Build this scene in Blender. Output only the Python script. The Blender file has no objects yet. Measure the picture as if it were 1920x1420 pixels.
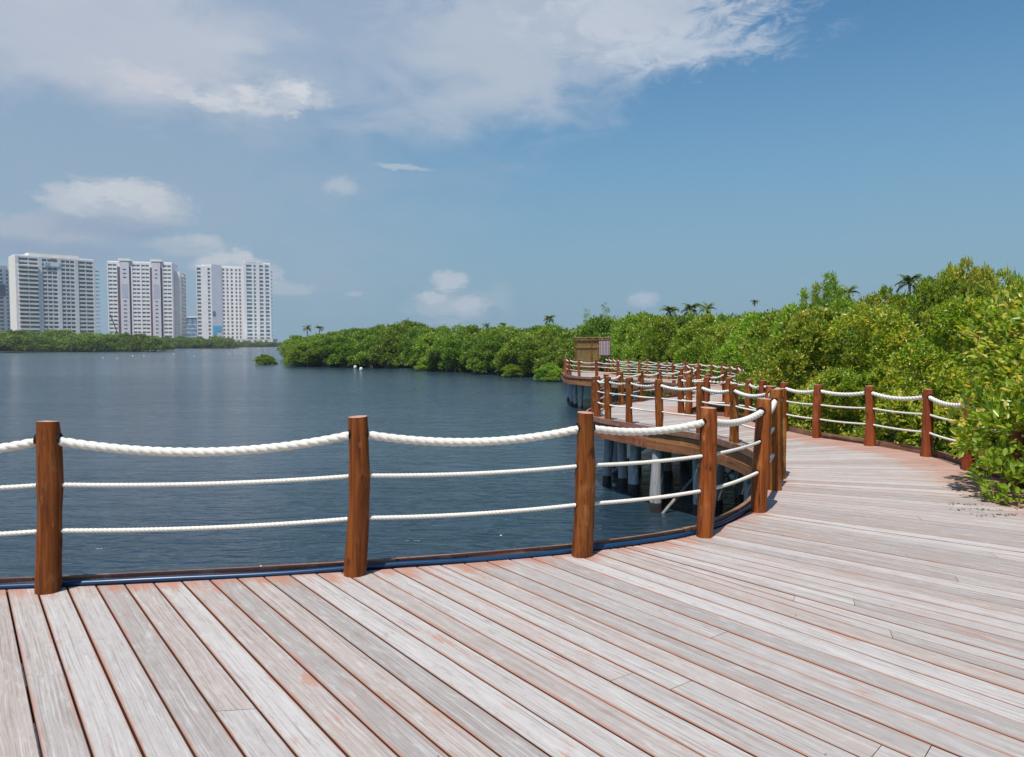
import bpy, math, random
import numpy as np
from mathutils import Vector
R = math.radians
random.seed(7)
scene = bpy.context.scene
COL = scene.collection

# ------------------------------------------------------------------ camera
CAMH = 1.6
F = 1400.0
PITCH = math.atan(67 / F)
cam_d = bpy.data.cameras.new("camera")
cam = bpy.data.objects.new("camera", cam_d)
COL.objects.link(cam)
cam.location = (0, 0, CAMH)
cam.rotation_euler = (R(90) - PITCH, 0, 0)
cam_d.sensor_width = 36
cam_d.lens = F / 1920 * 36
cam_d.clip_start = 0.05
cam_d.clip_end = 20000
scene.camera = cam
SP, CP = math.sin(PITCH), math.cos(PITCH)

def ray(px, py):
    a = px - 960; b = -(py - 710)
    return Vector((a, F * CP + b * SP, -F * SP + b * CP))
def G(px, py, z=0.0):                      # place on the level z seen at a photo pixel
    d = ray(px, py); t = (z - CAMH) / d.z
    return Vector((d.x * t, d.y * t, z))
def D(px, py, Y):                          # point at distance Y
    d = ray(px, py); t = Y / d.y
    return Vector((d.x * t, Y, CAMH + d.z * t))

# ------------------------------------------------------------------ world
SUN_EL, SUN_AZ = 63.0, 207.0               # azimuth clockwise from +Y: behind the camera, to the left
scene.view_settings.view_transform = 'Standard'
scene.view_settings.look = 'None'
scene.view_settings.gamma = 1
scene.view_settings.exposure = 0.0
world = bpy.data.worlds.new("World"); scene.world = world
world.use_nodes = True
NT = world.node_tree; NT.nodes.clear()

class NB:
    def __init__(s, nt): s.nt = nt
    def n(s, t, **k):
        nd = s.nt.nodes.new(t)
        for a, b in k.items(): setattr(nd, a, b)
        return nd
    def put(s, sock, v):
        if isinstance(v, bpy.types.NodeSocket): s.nt.links.new(v, sock)
        elif v is not None: sock.default_value = v
    def m(s, op, a, b=None, c=None, clamp=False):
        nd = s.n('ShaderNodeMath', operation=op, use_clamp=clamp)
        s.put(nd.inputs[0], a); s.put(nd.inputs[1], b)
        if c is not None: s.put(nd.inputs[2], c)
        return nd.outputs[0]
    def vm(s, op, a, b=None, out=0):
        nd = s.n('ShaderNodeVectorMath', operation=op)
        s.put(nd.inputs[0], a)
        if b is not None: s.put(nd.inputs[1], b)
        return nd.outputs[out]
    def mix(s, f, a, b, blend='MIX'):
        nd = s.n('ShaderNodeMix', data_type='RGBA', blend_type=blend)
        s.put(nd.inputs[0], f); s.put(nd.inputs[6], a); s.put(nd.inputs[7], b)
        return nd.outputs[2]
    def smooth(s, v, a, b, lo=0.0, hi=1.0):
        nd = s.n('ShaderNodeMapRange', interpolation_type='SMOOTHSTEP')
        s.put(nd.inputs[0], v); s.put(nd.inputs[1], a); s.put(nd.inputs[2], b)
        s.put(nd.inputs[3], lo); s.put(nd.inputs[4], hi)
        return nd.outputs[0]
    def noise(s, vec, scale, detail=4, rough=0.5, dist=0.0, out=0):
        nd = s.n('ShaderNodeTexNoise')
        s.put(nd.inputs['Vector'], vec); nd.inputs['Scale'].default_value = scale
        nd.inputs['Detail'].default_value = detail; nd.inputs['Roughness'].default_value = rough
        nd.inputs['Distortion'].default_value = dist
        return nd.outputs[out]
    def xyz(s, v):
        nd = s.n('ShaderNodeSeparateXYZ'); s.put(nd.inputs[0], v); return nd.outputs
    def comb(s, x, y, z=0.0):
        nd = s.n('ShaderNodeCombineXYZ')
        s.put(nd.inputs[0], x); s.put(nd.inputs[1], y); s.put(nd.inputs[2], z); return nd.outputs[0]
    def scale(s, v, k):
        nd = s.n('ShaderNodeVectorMath', operation='MULTIPLY'); s.put(nd.inputs[0], v); nd.inputs[1].default_value = k
        return nd.outputs[0]

def c4(r, g, b): return (r, g, b, 1.0)
def srgb(r, g, b):
    f = lambda c: (c / 255 / 12.92) if c <= 10 else ((c / 255 + 0.055) / 1.055) ** 2.4
    return (f(r), f(g), f(b), 1.0)

def azel(px, py):
    d = ray(px, py).normalized()
    return math.atan2(d.x, d.y), math.asin(d.z)

def build_world():
    b = NB(NT)
    out = b.n('ShaderNodeOutputWorld'); bg = b.n('ShaderNodeBackground')
    NT.links.new(bg.outputs[0], out.inputs[0])
    sky = b.n('ShaderNodeTexSky', sky_type='NISHITA', sun_disc=False)
    sky.sun_elevation = R(SUN_EL); sky.sun_rotation = R(SUN_AZ)
    sky.air_density = 1.3; sky.dust_density = 0.3; sky.ozone_density = 2.2
    tc = b.n('ShaderNodeTexCoord'); dv = tc.outputs['Generated']
    x, y, z = b.xyz(dv)
    az = b.m('ARCTAN2', x, y); el = b.m('ARCSINE', z)
    p = b.comb(az, el, 0.0)
    n3 = b.noise(dv, 5.0, 7, 0.62, 0.2, out=1)
    warp = b.scale(b.vm('SUBTRACT', n3, (0.5, 0.5, 0.5)), (0.16, 0.07, 0.0))
    n4 = b.noise(dv, 22.0, 6, 0.65, 0.3, out=1)
    warp2 = b.scale(b.vm('SUBTRACT', n4, (0.5, 0.5, 0.5)), (0.035, 0.022, 0.0))
    pw = b.vm('ADD', b.vm('ADD', p, warp), warp2)
    pf = b.vm('ADD', p, b.vm('ADD', warp2, b.scale(warp, (0.3, 0.3, 0.0))))
    ps = b.vm('ADD', p, b.scale(warp2, (0.8, 0.8, 0.0)))
    ns = b.comb(b.m('MULTIPLY', az, 1.0), b.m('MULTIPLY', el, 2.2), 0.3)
    fbm = b.noise(ns, 9.0, 8, 0.6, 0.4)
    fbs = b.noise(ns, 62.0, 6, 0.62, 0.4)
    fbf = b.noise(ns, 22.0, 9, 0.68, 0.6)
    col = sky.outputs[0]
    col = b.mix(1.0, col, SKYTINT, 'MULTIPLY')
    # pale low air toward the horizon
    hz = b.smooth(el, -0.02, 0.42, 1.0, 0.0)
    col = b.mix(b.m('MULTIPLY', hz, 0.9), col, tuple(c * 10 for c in srgb(131, 163, 187)[:3]) + (1,))
    K = 10.0
    def cl(c): return tuple(v * K for v in srgb(*c)[:3]) + (1.0,)
    # px, py, rx, ry, opacity, soft edge, noise amount, colour, fine?
    clouds = [
     (100, 260, 900, 500, .58, .75, .5, (161, 177, 196), 0),
     (620, 20, 620, 260, .55, .65, .6, (176, 190, 208), 0),
     (190, 50, 330, 170, .62, .7, .8, (200, 203, 214), 0),
     (1010, 60, 330, 200, .75, .7, .8, (186, 196, 210), 0),
     (860, 150, 260, 150, .45, .8, .7, (180, 192, 206), 0),
     (1230, 30, 290, 95, .78, .8, 1.4, (198, 205, 217), 1),
     (1300, 88, 250, 46, .70, .9, 1.3, (196, 206, 219), 1),
     (270, 150, 190, 55, .50, .9, 1.3, (196, 199, 210), 1),
     (440, 190, 110, 36, .72, .8, 1.4, (197, 203, 214), 1),
     (560, 180, 75, 38, .72, .8, 1.4, (199, 205, 215), 1),
     (430, 84, 80, 16, .6, .6, 1.0, (190, 198, 210), 1),
     (220, 382, 125, 54, .78, .5, 1.0, (188, 195, 206), 1),
     (90, 425, 130, 32, .70, .5, .8, (176, 184, 199), 1),
     (210, 425, 130, 28, .55, .6, .6, (136, 158, 186), 1),
     (60, 470, 180, 26, .5, .6, .6, (140, 158, 186), 1),
     (355, 460, 80, 22, .65, .5, .9, (176, 189, 202), 1),
     (440, 490, 70, 26, .72, .4, .9, (188, 196, 206), 1),
     (530, 535, 55, 18, .65, .5, .9, (180, 193, 204), 1),
     (130, 372, 50, 30, .75, .4, .9, (192, 199, 210), 2),
     (175, 356, 42, 26, .8, .35, .9, (200, 206, 215), 2),
     (245, 362, 58, 28, .8, .35, .9, (202, 208, 216), 2),
     (295, 384, 34, 22, .75, .4, .9, (198, 204, 213), 2),
     (300, 155, 60, 24, .7, .6, 1.2, (204, 207, 216), 2),
     (235, 135, 60, 22, .55, .7, 1.2, (200, 203, 213), 2),
     (345, 182, 40, 14, .7, .5, 1.2, (202, 207, 215), 2),
     (412, 192, 46, 18, .85, .5, 1.2, (206, 211, 219), 2),
     (466, 178, 30, 18, .85, .45, 1.1, (210, 214, 221), 2),
     (560, 170, 38, 20, .9, .45, 1.1, (212, 216, 223), 2),
     (490, 208, 80, 10, .7, .6, 1.2, (200, 206, 215), 2),
     (810, 558, 34, 18, .8, .4, .9, (198, 206, 217), 2),
     (845, 528, 36, 24, .8, .4, .9, (202, 209, 219), 2),
     (880, 572, 44, 22, .75, .45, .9, (196, 205, 216), 2),
     (400, 484, 34, 18, .7, .45, .9, (200, 206, 214), 2),
     (455, 480, 30, 18, .7, .45, .9, (202, 208, 216), 2),
     (380, 452, 50, 14, .6, .5, .9, (190, 199, 209), 2),
     (520, 514, 24, 18, .6, .5, .9, (192, 201, 210), 2),
     (1205, 556, 26, 14, .75, .45, .9, (186, 200, 216), 2),
     (635, 348, 50, 18, .65, .8, 1.2, (186, 196, 207), 1),
     (758, 317, 62, 7, .65, .6, .7, (184, 198, 210), 1),
     (850, 575, 105, 42, .66, .75, 1.2, (184, 194, 208), 1),
     (846, 528, 44, 22, .75, .5, .8, (186, 197, 210), 1),
     (950, 560, 36, 42, .40, .7, .8, (168, 186, 203), 1),
     (1208, 560, 40, 16, .7, .5, .8, (172, 188, 208), 1),
     (660, 551, 20, 7, .6, .6, .6, (178, 190, 204), 1),
    ]
    for (px, py, rx, ry, op, soft, na, c, fine) in clouds:
        a0, e0 = azel(px, py)
        q = b.vm('SUBTRACT', (pw, pf, ps)[fine], (a0, e0, 0.0))
        q = b.scale(q, (F / rx, F / ry, 0.0))
        ln = b.vm('LENGTH', q, None, 1)
        d = b.m('SUBTRACT', 1.0, ln)
        d = b.m('ADD', d, b.m('MULTIPLY', b.m('SUBTRACT', (fbm, fbf, fbs)[fine], 0.5), na * (1.6, 1.6, 2.1)[fine]))
        a = b.smooth(d, 0.0, soft + (.25 if fine == 2 else 0), 0.0, op)
        col = b.mix(a, col, cl(c))
    # fair-weather clouds over the rest of the dome
    back = b.smooth(y, -0.15, 0.1, 1.0, 0.0)
    bn = b.noise(dv, 2.6, 8, 0.6, 0.3)
    col = b.mix(b.m('MULTIPLY', b.smooth(bn, 0.48, 0.72), b.m('MULTIPLY', back, 0.8)), col, cl((205, 210, 220)))
    NT.links.new(col, bg.inputs[0])
    bg.inputs[1].default_value = 0.1
SKYTINT = c4(.47, .84, 1.02)
build_world()
world.cycles.sampling_method = 'MANUAL'
world.cycles.sample_map_resolution = 512

sd = bpy.data.lights.new("sun", 'SUN'); sd.energy = 4.9; sd.angle = R(0.53); sd.color = (1.0, 0.96, 0.90)
so = bpy.data.objects.new("sun", sd); COL.objects.link(so)
sdir = Vector((math.sin(R(SUN_AZ)) * math.cos(R(SUN_EL)), math.cos(R(SUN_AZ)) * math.cos(R(SUN_EL)), math.sin(R(SUN_EL))))
so.rotation_euler = sdir.to_track_quat('Z', 'Y').to_euler(); so.location = (0, 0, 30)

# ------------------------------------------------------------------ object helpers
def tag(o, label=None, cat=None, group=None, kind=None):
    if label: o['label'] = label
    if cat: o['category'] = cat
    if group: o['group'] = group
    if kind: o['kind'] = kind
    return o
def empty(name, loc=(0, 0, 0), rz=0.0):
    o = bpy.data.objects.new(name, None); COL.objects.link(o)
    o.location = loc; o.rotation_euler = (0, 0, rz); o.empty_display_size = 0.3
    return o
def link(name, me, parent=None, loc=None):
    o = bpy.data.objects.new(name, me); COL.objects.link(o)
    if parent is not None: o.parent = parent
    if loc is not None: o.location = loc
    return o
def copy_tree(o, parent=None):
    c = o.copy(); COL.objects.link(c)
    if parent is not None: c.parent = parent
    for ch in list(o.children): copy_tree(ch, c)
    return c

class MB:
    """collects faces for one mesh"""
    def __init__(s): s.v = []; s.f = []; s.mi = []; s.uv = []; s.sm = []
    def add(s, vs, fs, mi=0, uvs=None, smooth=False):
        o = len(s.v); s.v += [tuple(p) for p in vs]
        for k, f in enumerate(fs):
            s.f.append([o + i for i in f]); s.mi.append(mi); s.sm.append(smooth)
            s.uv.append(uvs[k] if uvs else None)
    def box(s, x0, x1, y0, y1, z0, z1, mi=0):
        s.add([(x0,y0,z0),(x1,y0,z0),(x1,y1,z0),(x0,y1,z0),(x0,y0,z1),(x1,y0,z1),(x1,y1,z1),(x0,y1,z1)],
              [(0,3,2,1),(4,5,6,7),(0,1,5,4),(1,2,6,5),(2,3,7,6),(3,0,4,7)], mi)
    def tube(s, pts, rad, n=8, mi=0, cap=True, smooth=True, prof=None, twist=0.0):
        pts = [Vector(p) for p in pts]; N = len(pts)
        rad = [rad] * N if isinstance(rad, (int, float)) else rad
        vs = []; up = Vector((0, 0, 1)); L = 0.0
        t0 = (pts[1] - pts[0]).normalized()
        if abs(t0.z) > 0.95: up = Vector((1, 0, 0))
        a = t0.cross(up).normalized()
        for i, p in enumerate(pts):
            t = (pts[min(i + 1, N - 1)] - pts[max(i - 1, 0)]).normalized()
            a = (a - t * a.dot(t)).normalized(); b2 = t.cross(a)
            if i: L += (p - pts[i - 1]).length
            for k in range(n):
                th = 2 * math.pi * k / n
                r = rad[i] * (prof[k] if prof else 1.0)
                th2 = th + twist * L
                vs.append(p + a * (r * math.cos(th2)) + b2 * (r * math.sin(th2)))
        fs = []
        for i in range(N - 1):
            for k in range(n):
                k2 = (k + 1) % n
                fs.append((i*n+k, i*n+k2, (i+1)*n+k2, (i+1)*n+k))
        s.add(vs, fs, mi, None, smooth)
        if cap:
            o = len(s.v) - N * n
            s.f.append([o + k for k in range(n)][::-1]); s.mi.append(mi); s.sm.append(False); s.uv.append(None)
            s.f.append([o + (N-1)*n + k for k in range(n)]); s.mi.append(mi); s.sm.append(False); s.uv.append(None)
    def mesh(s, name, mats):
        me = bpy.data.meshes.new(name); me.from_pydata(s.v, [], s.f)
        for m in (mats if isinstance(mats, (list, tuple)) else [mats]): me.materials.append(m)
        me.polygons.foreach_set('material_index', s.mi)
        me.polygons.foreach_set('use_smooth', s.sm)
        if any(u is not None for u in s.uv):
            l = me.uv_layers.new(name='uv'); dat = []
            for f, u in zip(s.f, s.uv):
                dat += [c for q in (u if u else [(0, 0)] * len(f)) for c in q]
            l.data.foreach_set('uv', dat)
        me.update(); return me
    def build(s, name, mats, parent=None): return link(name, s.mesh(name, mats), parent)

# ------------------------------------------------------------------ materials
def mat(name):
    m = bpy.data.materials.new(name); m.use_nodes = True
    nt = m.node_tree; b = NB(nt); p = nt.nodes['Principled BSDF']
    return m, b, p
def simple(name, col, rough=0.7, var=0.0, scale=5.0, spec=0.3, metal=0.0):
    m, b, p = mat(name)
    p.inputs['Roughness'].default_value = rough; p.inputs['Specular IOR Level'].default_value = spec
    p.inputs['Metallic'].default_value = metal
    if var:
        tc = b.n('ShaderNodeTexCoord')
        n = b.noise(tc.outputs['Object'], scale, 5, 0.6)
        d = tuple(c * (1 - var) for c in col[:3]) + (1,); l = tuple(min(1, c * (1 + var)) for c in col[:3]) + (1,)
        b.put(p.inputs['Base Color'], b.mix(b.smooth(n, .3, .7), d, l))
    else: p.inputs['Base Color'].default_value = col
    return m

def deck_material():
    m, b, p = mat('weathered_deck')
    uv = b.n('ShaderNodeUVMap', uv_map='uv').outputs[0]      # x along board (m from water edge), y across (m)
    uv2 = b.n('ShaderNodeUVMap', uv_map='edge').outputs[0]   # x distance to water end, y distance to land end
    geo = b.n('ShaderNodeNewGeometry'); rnd = geo.outputs['Random Per Island']
    pos = geo.outputs['Position']
    u, v, _ = b.xyz(uv); ua, ub, _ = b.xyz(uv2)
    off = b.m('MULTIPLY', rnd, 57.0)
    v2 = b.m('ADD', v, off)
    # grain: long streaks bent by slow wobble
    wob = b.noise(b.comb(b.m('MULTIPLY', u, 1.1), b.m('MULTIPLY', v2, 3.0), off), 1.0, 3, .5)
    gv = b.comb(b.m('MULTIPLY', u, 1.3), b.m('MULTIPLY', b.m('ADD', v2, b.m('MULTIPLY', wob, 0.05)), 95.0), off)
    grain = b.noise(gv, 1.0, 4, 0.62)
    gv2 = b.comb(b.m('MULTIPLY', u, 5.0), b.m('MULTIPLY', v2, 260.0), off)
    fine = b.noise(gv2, 1.0, 3, 0.6)
    blot = b.noise(b.comb(b.m('MULTIPLY', u, 2.0), b.m('MULTIPLY', v2, 9.0), off), 1.0, 5, .6)
    spk = b.noise(pos, 190.0, 3, .6)
    base = b.mix(b.smooth(rnd, 0.0, 1.0), c4(.345, .305, .280), c4(.495, .455, .427))
    base = b.mix(b.smooth(b.m('FRACT', b.m('MULTIPLY', rnd, 13.7)), .72, 1.0), base, c4(.415, .35, .31))
    base = b.mix(b.m('MULTIPLY', b.smooth(grain, .52, .70), .6), base, c4(.58, .55, .53))
    base = b.mix(b.m('MULTIPLY', b.smooth(grain, .48, .33), .68), base, c4(.255, .20, .175))
    fig = b.m('SINE', b.m('MULTIPLY', b.m('ADD', b.m('MULTIPLY', b.m('ADD', v2, b.m('MULTIPLY', wob, .16)), 9.0), b.m('MULTIPLY', u, .12)), 30.0))
    fm = b.smooth(b.m('FRACT', b.m('MULTIPLY', rnd, 41.3)), .45, .9)
    base = b.mix(b.m('MULTIPLY', b.m('MULTIPLY', b.smooth(fig, .1, .95), fm), .28), base, c4(.30, .22, .185))
    mot = b.noise(b.comb(b.m('MULTIPLY', u, 7.0), b.m('MULTIPLY', v2, 22.0), off), 1.0, 6, .7)
    base = b.mix(b.m('MULTIPLY', b.smooth(mot, .50, .72), .45), base, c4(.58, .56, .54))
    base = b.mix(b.m('MULTIPLY', b.smooth(mot, .46, .28), .45), base, c4(.23, .185, .165))
    base = b.mix(b.m('MULTIPLY', b.smooth(blot, .60, .75), .45), base, c4(.58, .545, .52))
    base = b.mix(b.m('MULTIPLY', b.smooth(blot, .42, .25), .35), base, c4(.29, .245, .225))
    base = b.mix(b.m('MULTIPLY', b.smooth(fine, .44, .25), .55), base, c4(.25, .19, .165))
    base = b.mix(b.m('MULTIPLY', b.smooth(spk, .62, .8), .25), base, c4(.22, .17, .15))
    # remains of the old red-brown stain
    red = c4(.44, .19, .115)
    rn = b.noise(b.comb(b.m('MULTIPLY', u, 1.5), b.m('MULTIPLY', v2, 7.0), off), 1.0, 6, .68)
    rn2 = b.noise(b.comb(b.m('MULTIPLY', u, 3.0), b.m('MULTIPLY', v2, 110.0), off), 1.0, 3, .6)
    rr = b.m('ADD', rn, b.m('MULTIPLY', b.m('SUBTRACT', rn2, .5), .35))
    patch = b.m('MULTIPLY', b.m('MULTIPLY', b.smooth(rr, .61, .68), b.smooth(fine, .34, .54)), .8)
    ea = b.m('SUBTRACT', .30, ua)
    ea = b.smooth(b.m('ADD', ea, b.m('MULTIPLY', b.m('SUBTRACT', rr, .5), 1.5)), .06, .34, 0.0, .80)
    eb = b.smooth(b.m('ADD', b.m('SUBTRACT', .85, ub), b.m('MULTIPLY', b.m('SUBTRACT', rr, .5), 2.1)), -.05, .4, 0.0, .6)
    # worn orange arris beside the gaps
    vw = b.n('ShaderNodeUVMap', uv_map='arris').outputs[0]
    av0, av1, _ = b.xyz(vw); av = b.m('MINIMUM', av0, av1)
    ed = b.smooth(b.m('ADD', av, b.m('MULTIPLY', b.m('SUBTRACT', rn, .5), .05)), b.m('ADD', .006, b.m('MULTIPLY', b.m('FRACT', b.m('MULTIPLY', rnd, 23.1)), .020)), .004, 0.0, .7)
    k = b.m('MAXIMUM', b.m('MAXIMUM', patch, ea), b.m('MAXIMUM', eb, ed))
    base = b.mix(k, base, red)
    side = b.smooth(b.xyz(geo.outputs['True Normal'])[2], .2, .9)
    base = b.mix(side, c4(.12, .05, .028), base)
    b.put(p.inputs['Base Color'], base)
    p.inputs['Roughness'].default_value = .78; p.inputs['Specular IOR Level'].default_value = .22
    bp = b.n('ShaderNodeBump'); bp.inputs['Strength'].default_value = .35; bp.inputs['Distance'].default_value = .003
    b.put(bp.inputs['Height'], b.m('ADD', grain, b.m('MULTIPLY', fine, .5)))
    b.put(p.inputs['Normal'], bp.outputs[0])
    return m

def stained_wood(name, ca, cb, cc, axis='z', rough=.5):
    m, b, p = mat(name)
    tc = b.n('ShaderNodeTexCoord'); oi = b.n('ShaderNodeObjectInfo')
    o = b.vm('ADD', tc.outputs['Object'], b.comb(b.m('MULTIPLY', oi.outputs['Random'], 31.0), 0.0, b.m('MULTIPLY', oi.outputs['Random'], 11.0)))
    k = {'z': (34, 34, 1.6), 'p': (1.2, 1.2, 30)}[axis]
    g = b.noise(b.scale(o, k), 1.0, 4, .6, .3)
    bl = b.noise(b.scale(o, (6, 6, 3.0)), 1.0, 5, .65)
    kn = b.noise(b.scale(o, (14, 14, 5)), 1.0, 2, .5)
    c = b.mix(b.smooth(g, .3, .7), ca, cb)
    c = b.mix(b.m('MULTIPLY', b.smooth(bl, .5, .72), .7), c, cc)
    c = b.mix(b.m('MULTIPLY', b.smooth(kn, .38, .26), .8), c, tuple(x * .30 for x in ca[:3]) + (1,))
    ck = b.noise(b.scale(o, tuple(q * 2.2 for q in k) if axis == 'z' else k), 1.0, 2, .5, .5)
    c = b.mix(b.m('MULTIPLY', b.smooth(ck, .35, .27), .8), c, tuple(x * .22 for x in ca[:3]) + (1,))
    pl_ = b.noise(b.scale(o, (22, 22, 5)), 1.0, 4, .65)
    c = b.mix(b.m('MULTIPLY', b.smooth(pl_, .63, .74), .45), c, tuple(min(1, x * 1.5 + .06) for x in cc[:3]) + (1,))
    hs = b.n('ShaderNodeHueSaturation'); b.put(hs.inputs['Color'], c)
    b.put(hs.inputs['Value'], b.m('ADD', .82, b.m('MULTIPLY', oi.outputs['Random'], .36)))
    b.put(hs.inputs['Hue'], b.m('ADD', .492, b.m('MULTIPLY', b.m('FRACT', b.m('MULTIPLY', oi.outputs['Random'], 7.3)), .016)))
    b.put(p.inputs['Base Color'], hs.outputs[0])
    p.inputs['Roughness'].default_value = rough; p.inputs['Specular IOR Level'].default_value = .22
    bp = b.n('ShaderNodeBump'); bp.inputs['Strength'].default_value = .4; bp.inputs['Distance'].default_value = .006
    b.put(bp.inputs['Height'], b.m('ADD', g, bl)); b.put(p.inputs['Normal'], bp.outputs[0])
    return m

def leaf_material(name, dark, mid, light, yellow, yfrac=.12, gloss=.4, trans=.45, nscale=.9):
    m, b, p = mat(name); nt = m.node_tree
    geo = b.n('ShaderNodeNewGeometry'); rnd = geo.outputs['Random Per Island']
    oi = b.n('ShaderNodeObjectInfo')
    big = b.noise(geo.outputs['Position'], nscale, 3, .55)
    c = b.mix(b.smooth(rnd, 0.0, .55), dark, mid)
    c = b.mix(b.smooth(b.m('ADD', rnd, b.m('MULTIPLY', b.m('SUBTRACT', big, .5), 1.2)), .55, 1.0), c, light)
    r2 = b.m('FRACT', b.m('MULTIPLY', rnd, 91.7))
    yy = b.m('ADD', r2, b.m('MULTIPLY', b.m('SUBTRACT', big, .5), 1.1))
    c = b.mix(b.m('MULTIPLY', b.smooth(yy, 1.0 - yfrac, 1.06 - yfrac), .85), c, yellow)
    hs = b.n('ShaderNodeHueSaturation'); b.put(hs.inputs['Color'], c)
    b.put(hs.inputs['Value'], b.m('ADD', .80, b.m('MULTIPLY', oi.outputs['Random'], .42)))
    b.put(hs.inputs['Hue'], b.m('ADD', .488, b.m('MULTIPLY', b.m('FRACT', b.m('MULTIPLY', oi.outputs['Random'], 5.7)), .024)))
    c = hs.outputs[0]
    b.put(p.inputs['Base Color'], c)
    p.inputs['Roughness'].default_value = gloss; p.inputs['Specular IOR Level'].default_value = .5
    tr = b.n('ShaderNodeBsdfTranslucent')
    b.put(tr.inputs[0], b.mix(1.0, c, c4(1.5, 1.35, .5), 'MULTIPLY'))
    mx = b.n('ShaderNodeMixShader'); mx.inputs[0].default_value = trans
    nt.links.new(p.outputs[0], mx.inputs[1]); nt.links.new(tr.outputs[0], mx.inputs[2])
    nt.links.new(mx.outputs[0], nt.nodes['Material Output'].inputs[0])
    return m

def water_material():
    m, b, p = mat('lagoon_water')
    geo = b.n('ShaderNodeNewGeometry'); pos = geo.outputs['Position']
    p.inputs['Base Color'].default_value = c4(.021, .044, .064)
    p.inputs['Roughness'].default_value = .17; p.inputs['IOR'].default_value = 1.33
    p.inputs['Specular IOR Level'].default_value = 1.0
    a = b.noise(b.scale(pos, (0.9, 2.4, 1)), 1.0, 3, .55, .4)
    c = b.noise(b.scale(pos, (3.2, 8.0, 1)), 1.0, 4, .6, .6)
    w = b.noise(b.scale(pos, (0.12, 0.30, 1)), 1.0, 2, .5)
    gust = b.smooth(b.noise(b.scale(pos, (.02, .06, 1)), 1.0, 3, .55), .35, .65, .45, 1.0)
    h = b.m('ADD', b.m('MULTIPLY', a, .085), b.m('MULTIPLY', c, .030))
    h = b.m('ADD', h, b.m('MULTIPLY', w, .12))
    rg = b.noise(b.vm('ADD', b.scale(pos, (0.75, 2.3, 1)), (7.1, 3.3, 0.0)), 1.0, 2, .5, .8)
    rg = b.m('SUBTRACT', 1.0, b.m('ABSOLUTE', b.m('SUBTRACT', b.m('MULTIPLY', rg, 2.0), 1.0)))
    h = b.m('ADD', h, b.m('MULTIPLY', b.m('POWER', rg, 4.0), .034))
    bp = b.n('ShaderNodeBump'); bp.inputs['Distance'].default_value = 1.0
    b.put(bp.inputs['Strength'], b.m('MULTIPLY', gust, WAVE))
    b.put(bp.inputs['Height'], h); b.put(p.inputs['Normal'], bp.outputs[0])
    return m
WAVE = 0.95

HAZE = 0.00026
M = {}
M['deck'] = deck_material()
M['post'] = stained_wood('stained_post', c4(.12, .031, .006), c4(.30, .090, .014), c4(.40, .17, .05))
M['postred'] = stained_wood('stained_post_red', c4(.16, .034, .010), c4(.30, .072, .022), c4(.34, .11, .04))
M['end'] = simple('cut_end_grain', c4(.50, .28, .20), .7, .2, 30)
M['bore_shade'] = simple('painted_bore_shade', c4(.02, .01, .008), .9)
M['fascia'] = stained_wood('stained_board', c4(.20, .075, .03), c4(.33, .14, .060), c4(.36, .19, .10), 'p', .6)
M['curb'] = stained_wood('stained_curb', c4(.20, .09, .055), c4(.32, .16, .10), c4(.42, .28, .21), 'p', .65)
M['joist'] = simple('joist_wood', c4(.30, .17, .11), .8, .3, 8)
M['rope'] = simple('white_rope', c4(.74, .70, .62), .85, .08, 60, .15)
M['piling'] = stained_wood('bleached_piling', c4(.32, .305, .305), c4(.52, .50, .50), c4(.38, .36, .34), 'z', .85)
M['wetpile'] = simple('wet_piling', c4(.05, .043, .035), .5, .3, 8)
M['hose'] = simple('blue_hose', c4(.006, .040, .105), .32, .12, 3, .5)
M['bark'] = simple('grey_bark', c4(.27, .245, .22), .85, .3, 12)
M['mud'] = simple('mud', c4(.055, .045, .03), .8, .4, .8)
M['leafN'] = leaf_material('leaf_near', c4(.11, .20, .018), c4(.25, .375, .028), c4(.46, .56, .08), c4(.76, .62, .15), .20, .30, .46)
M['leafM'] = leaf_material('leaf_mid', c4(.10, .20, .018), c4(.22, .36, .028), c4(.40, .53, .07), c4(.55, .52, .12), .12, .34, .42, .5)
M['leafC'] = leaf_material('leaf_belt', c4(.085, .165, .015), c4(.17, .28, .022), c4(.29, .40, .035), c4(.36, .42, .06), .06, .5, .3, .22)
M['leafF'] = leaf_material('leaf_far', c4(.085, .145, .018), c4(.155, .235, .025), c4(.25, .33, .04), c4(.33, .37, .06), .06, .6, .25, .04)
M['palm'] = leaf_material('palm_leaf', c4(.06, .11, .025), c4(.11, .18, .035), c4(.19, .26, .05), c4(.36, .32, .10), .1, .4, .3)
M['water'] = water_material()

# ------------------------------------------------------------------ ground and water
WZ = -1.55
mb = MB(); mb.add([(-9000, -3000, WZ), (9000, -3000, WZ), (9000, 12000, WZ), (-9000, 12000, WZ)], [(0, 1, 2, 3)])
tag(mb.build('water', M['water']), kind='structure')
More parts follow.
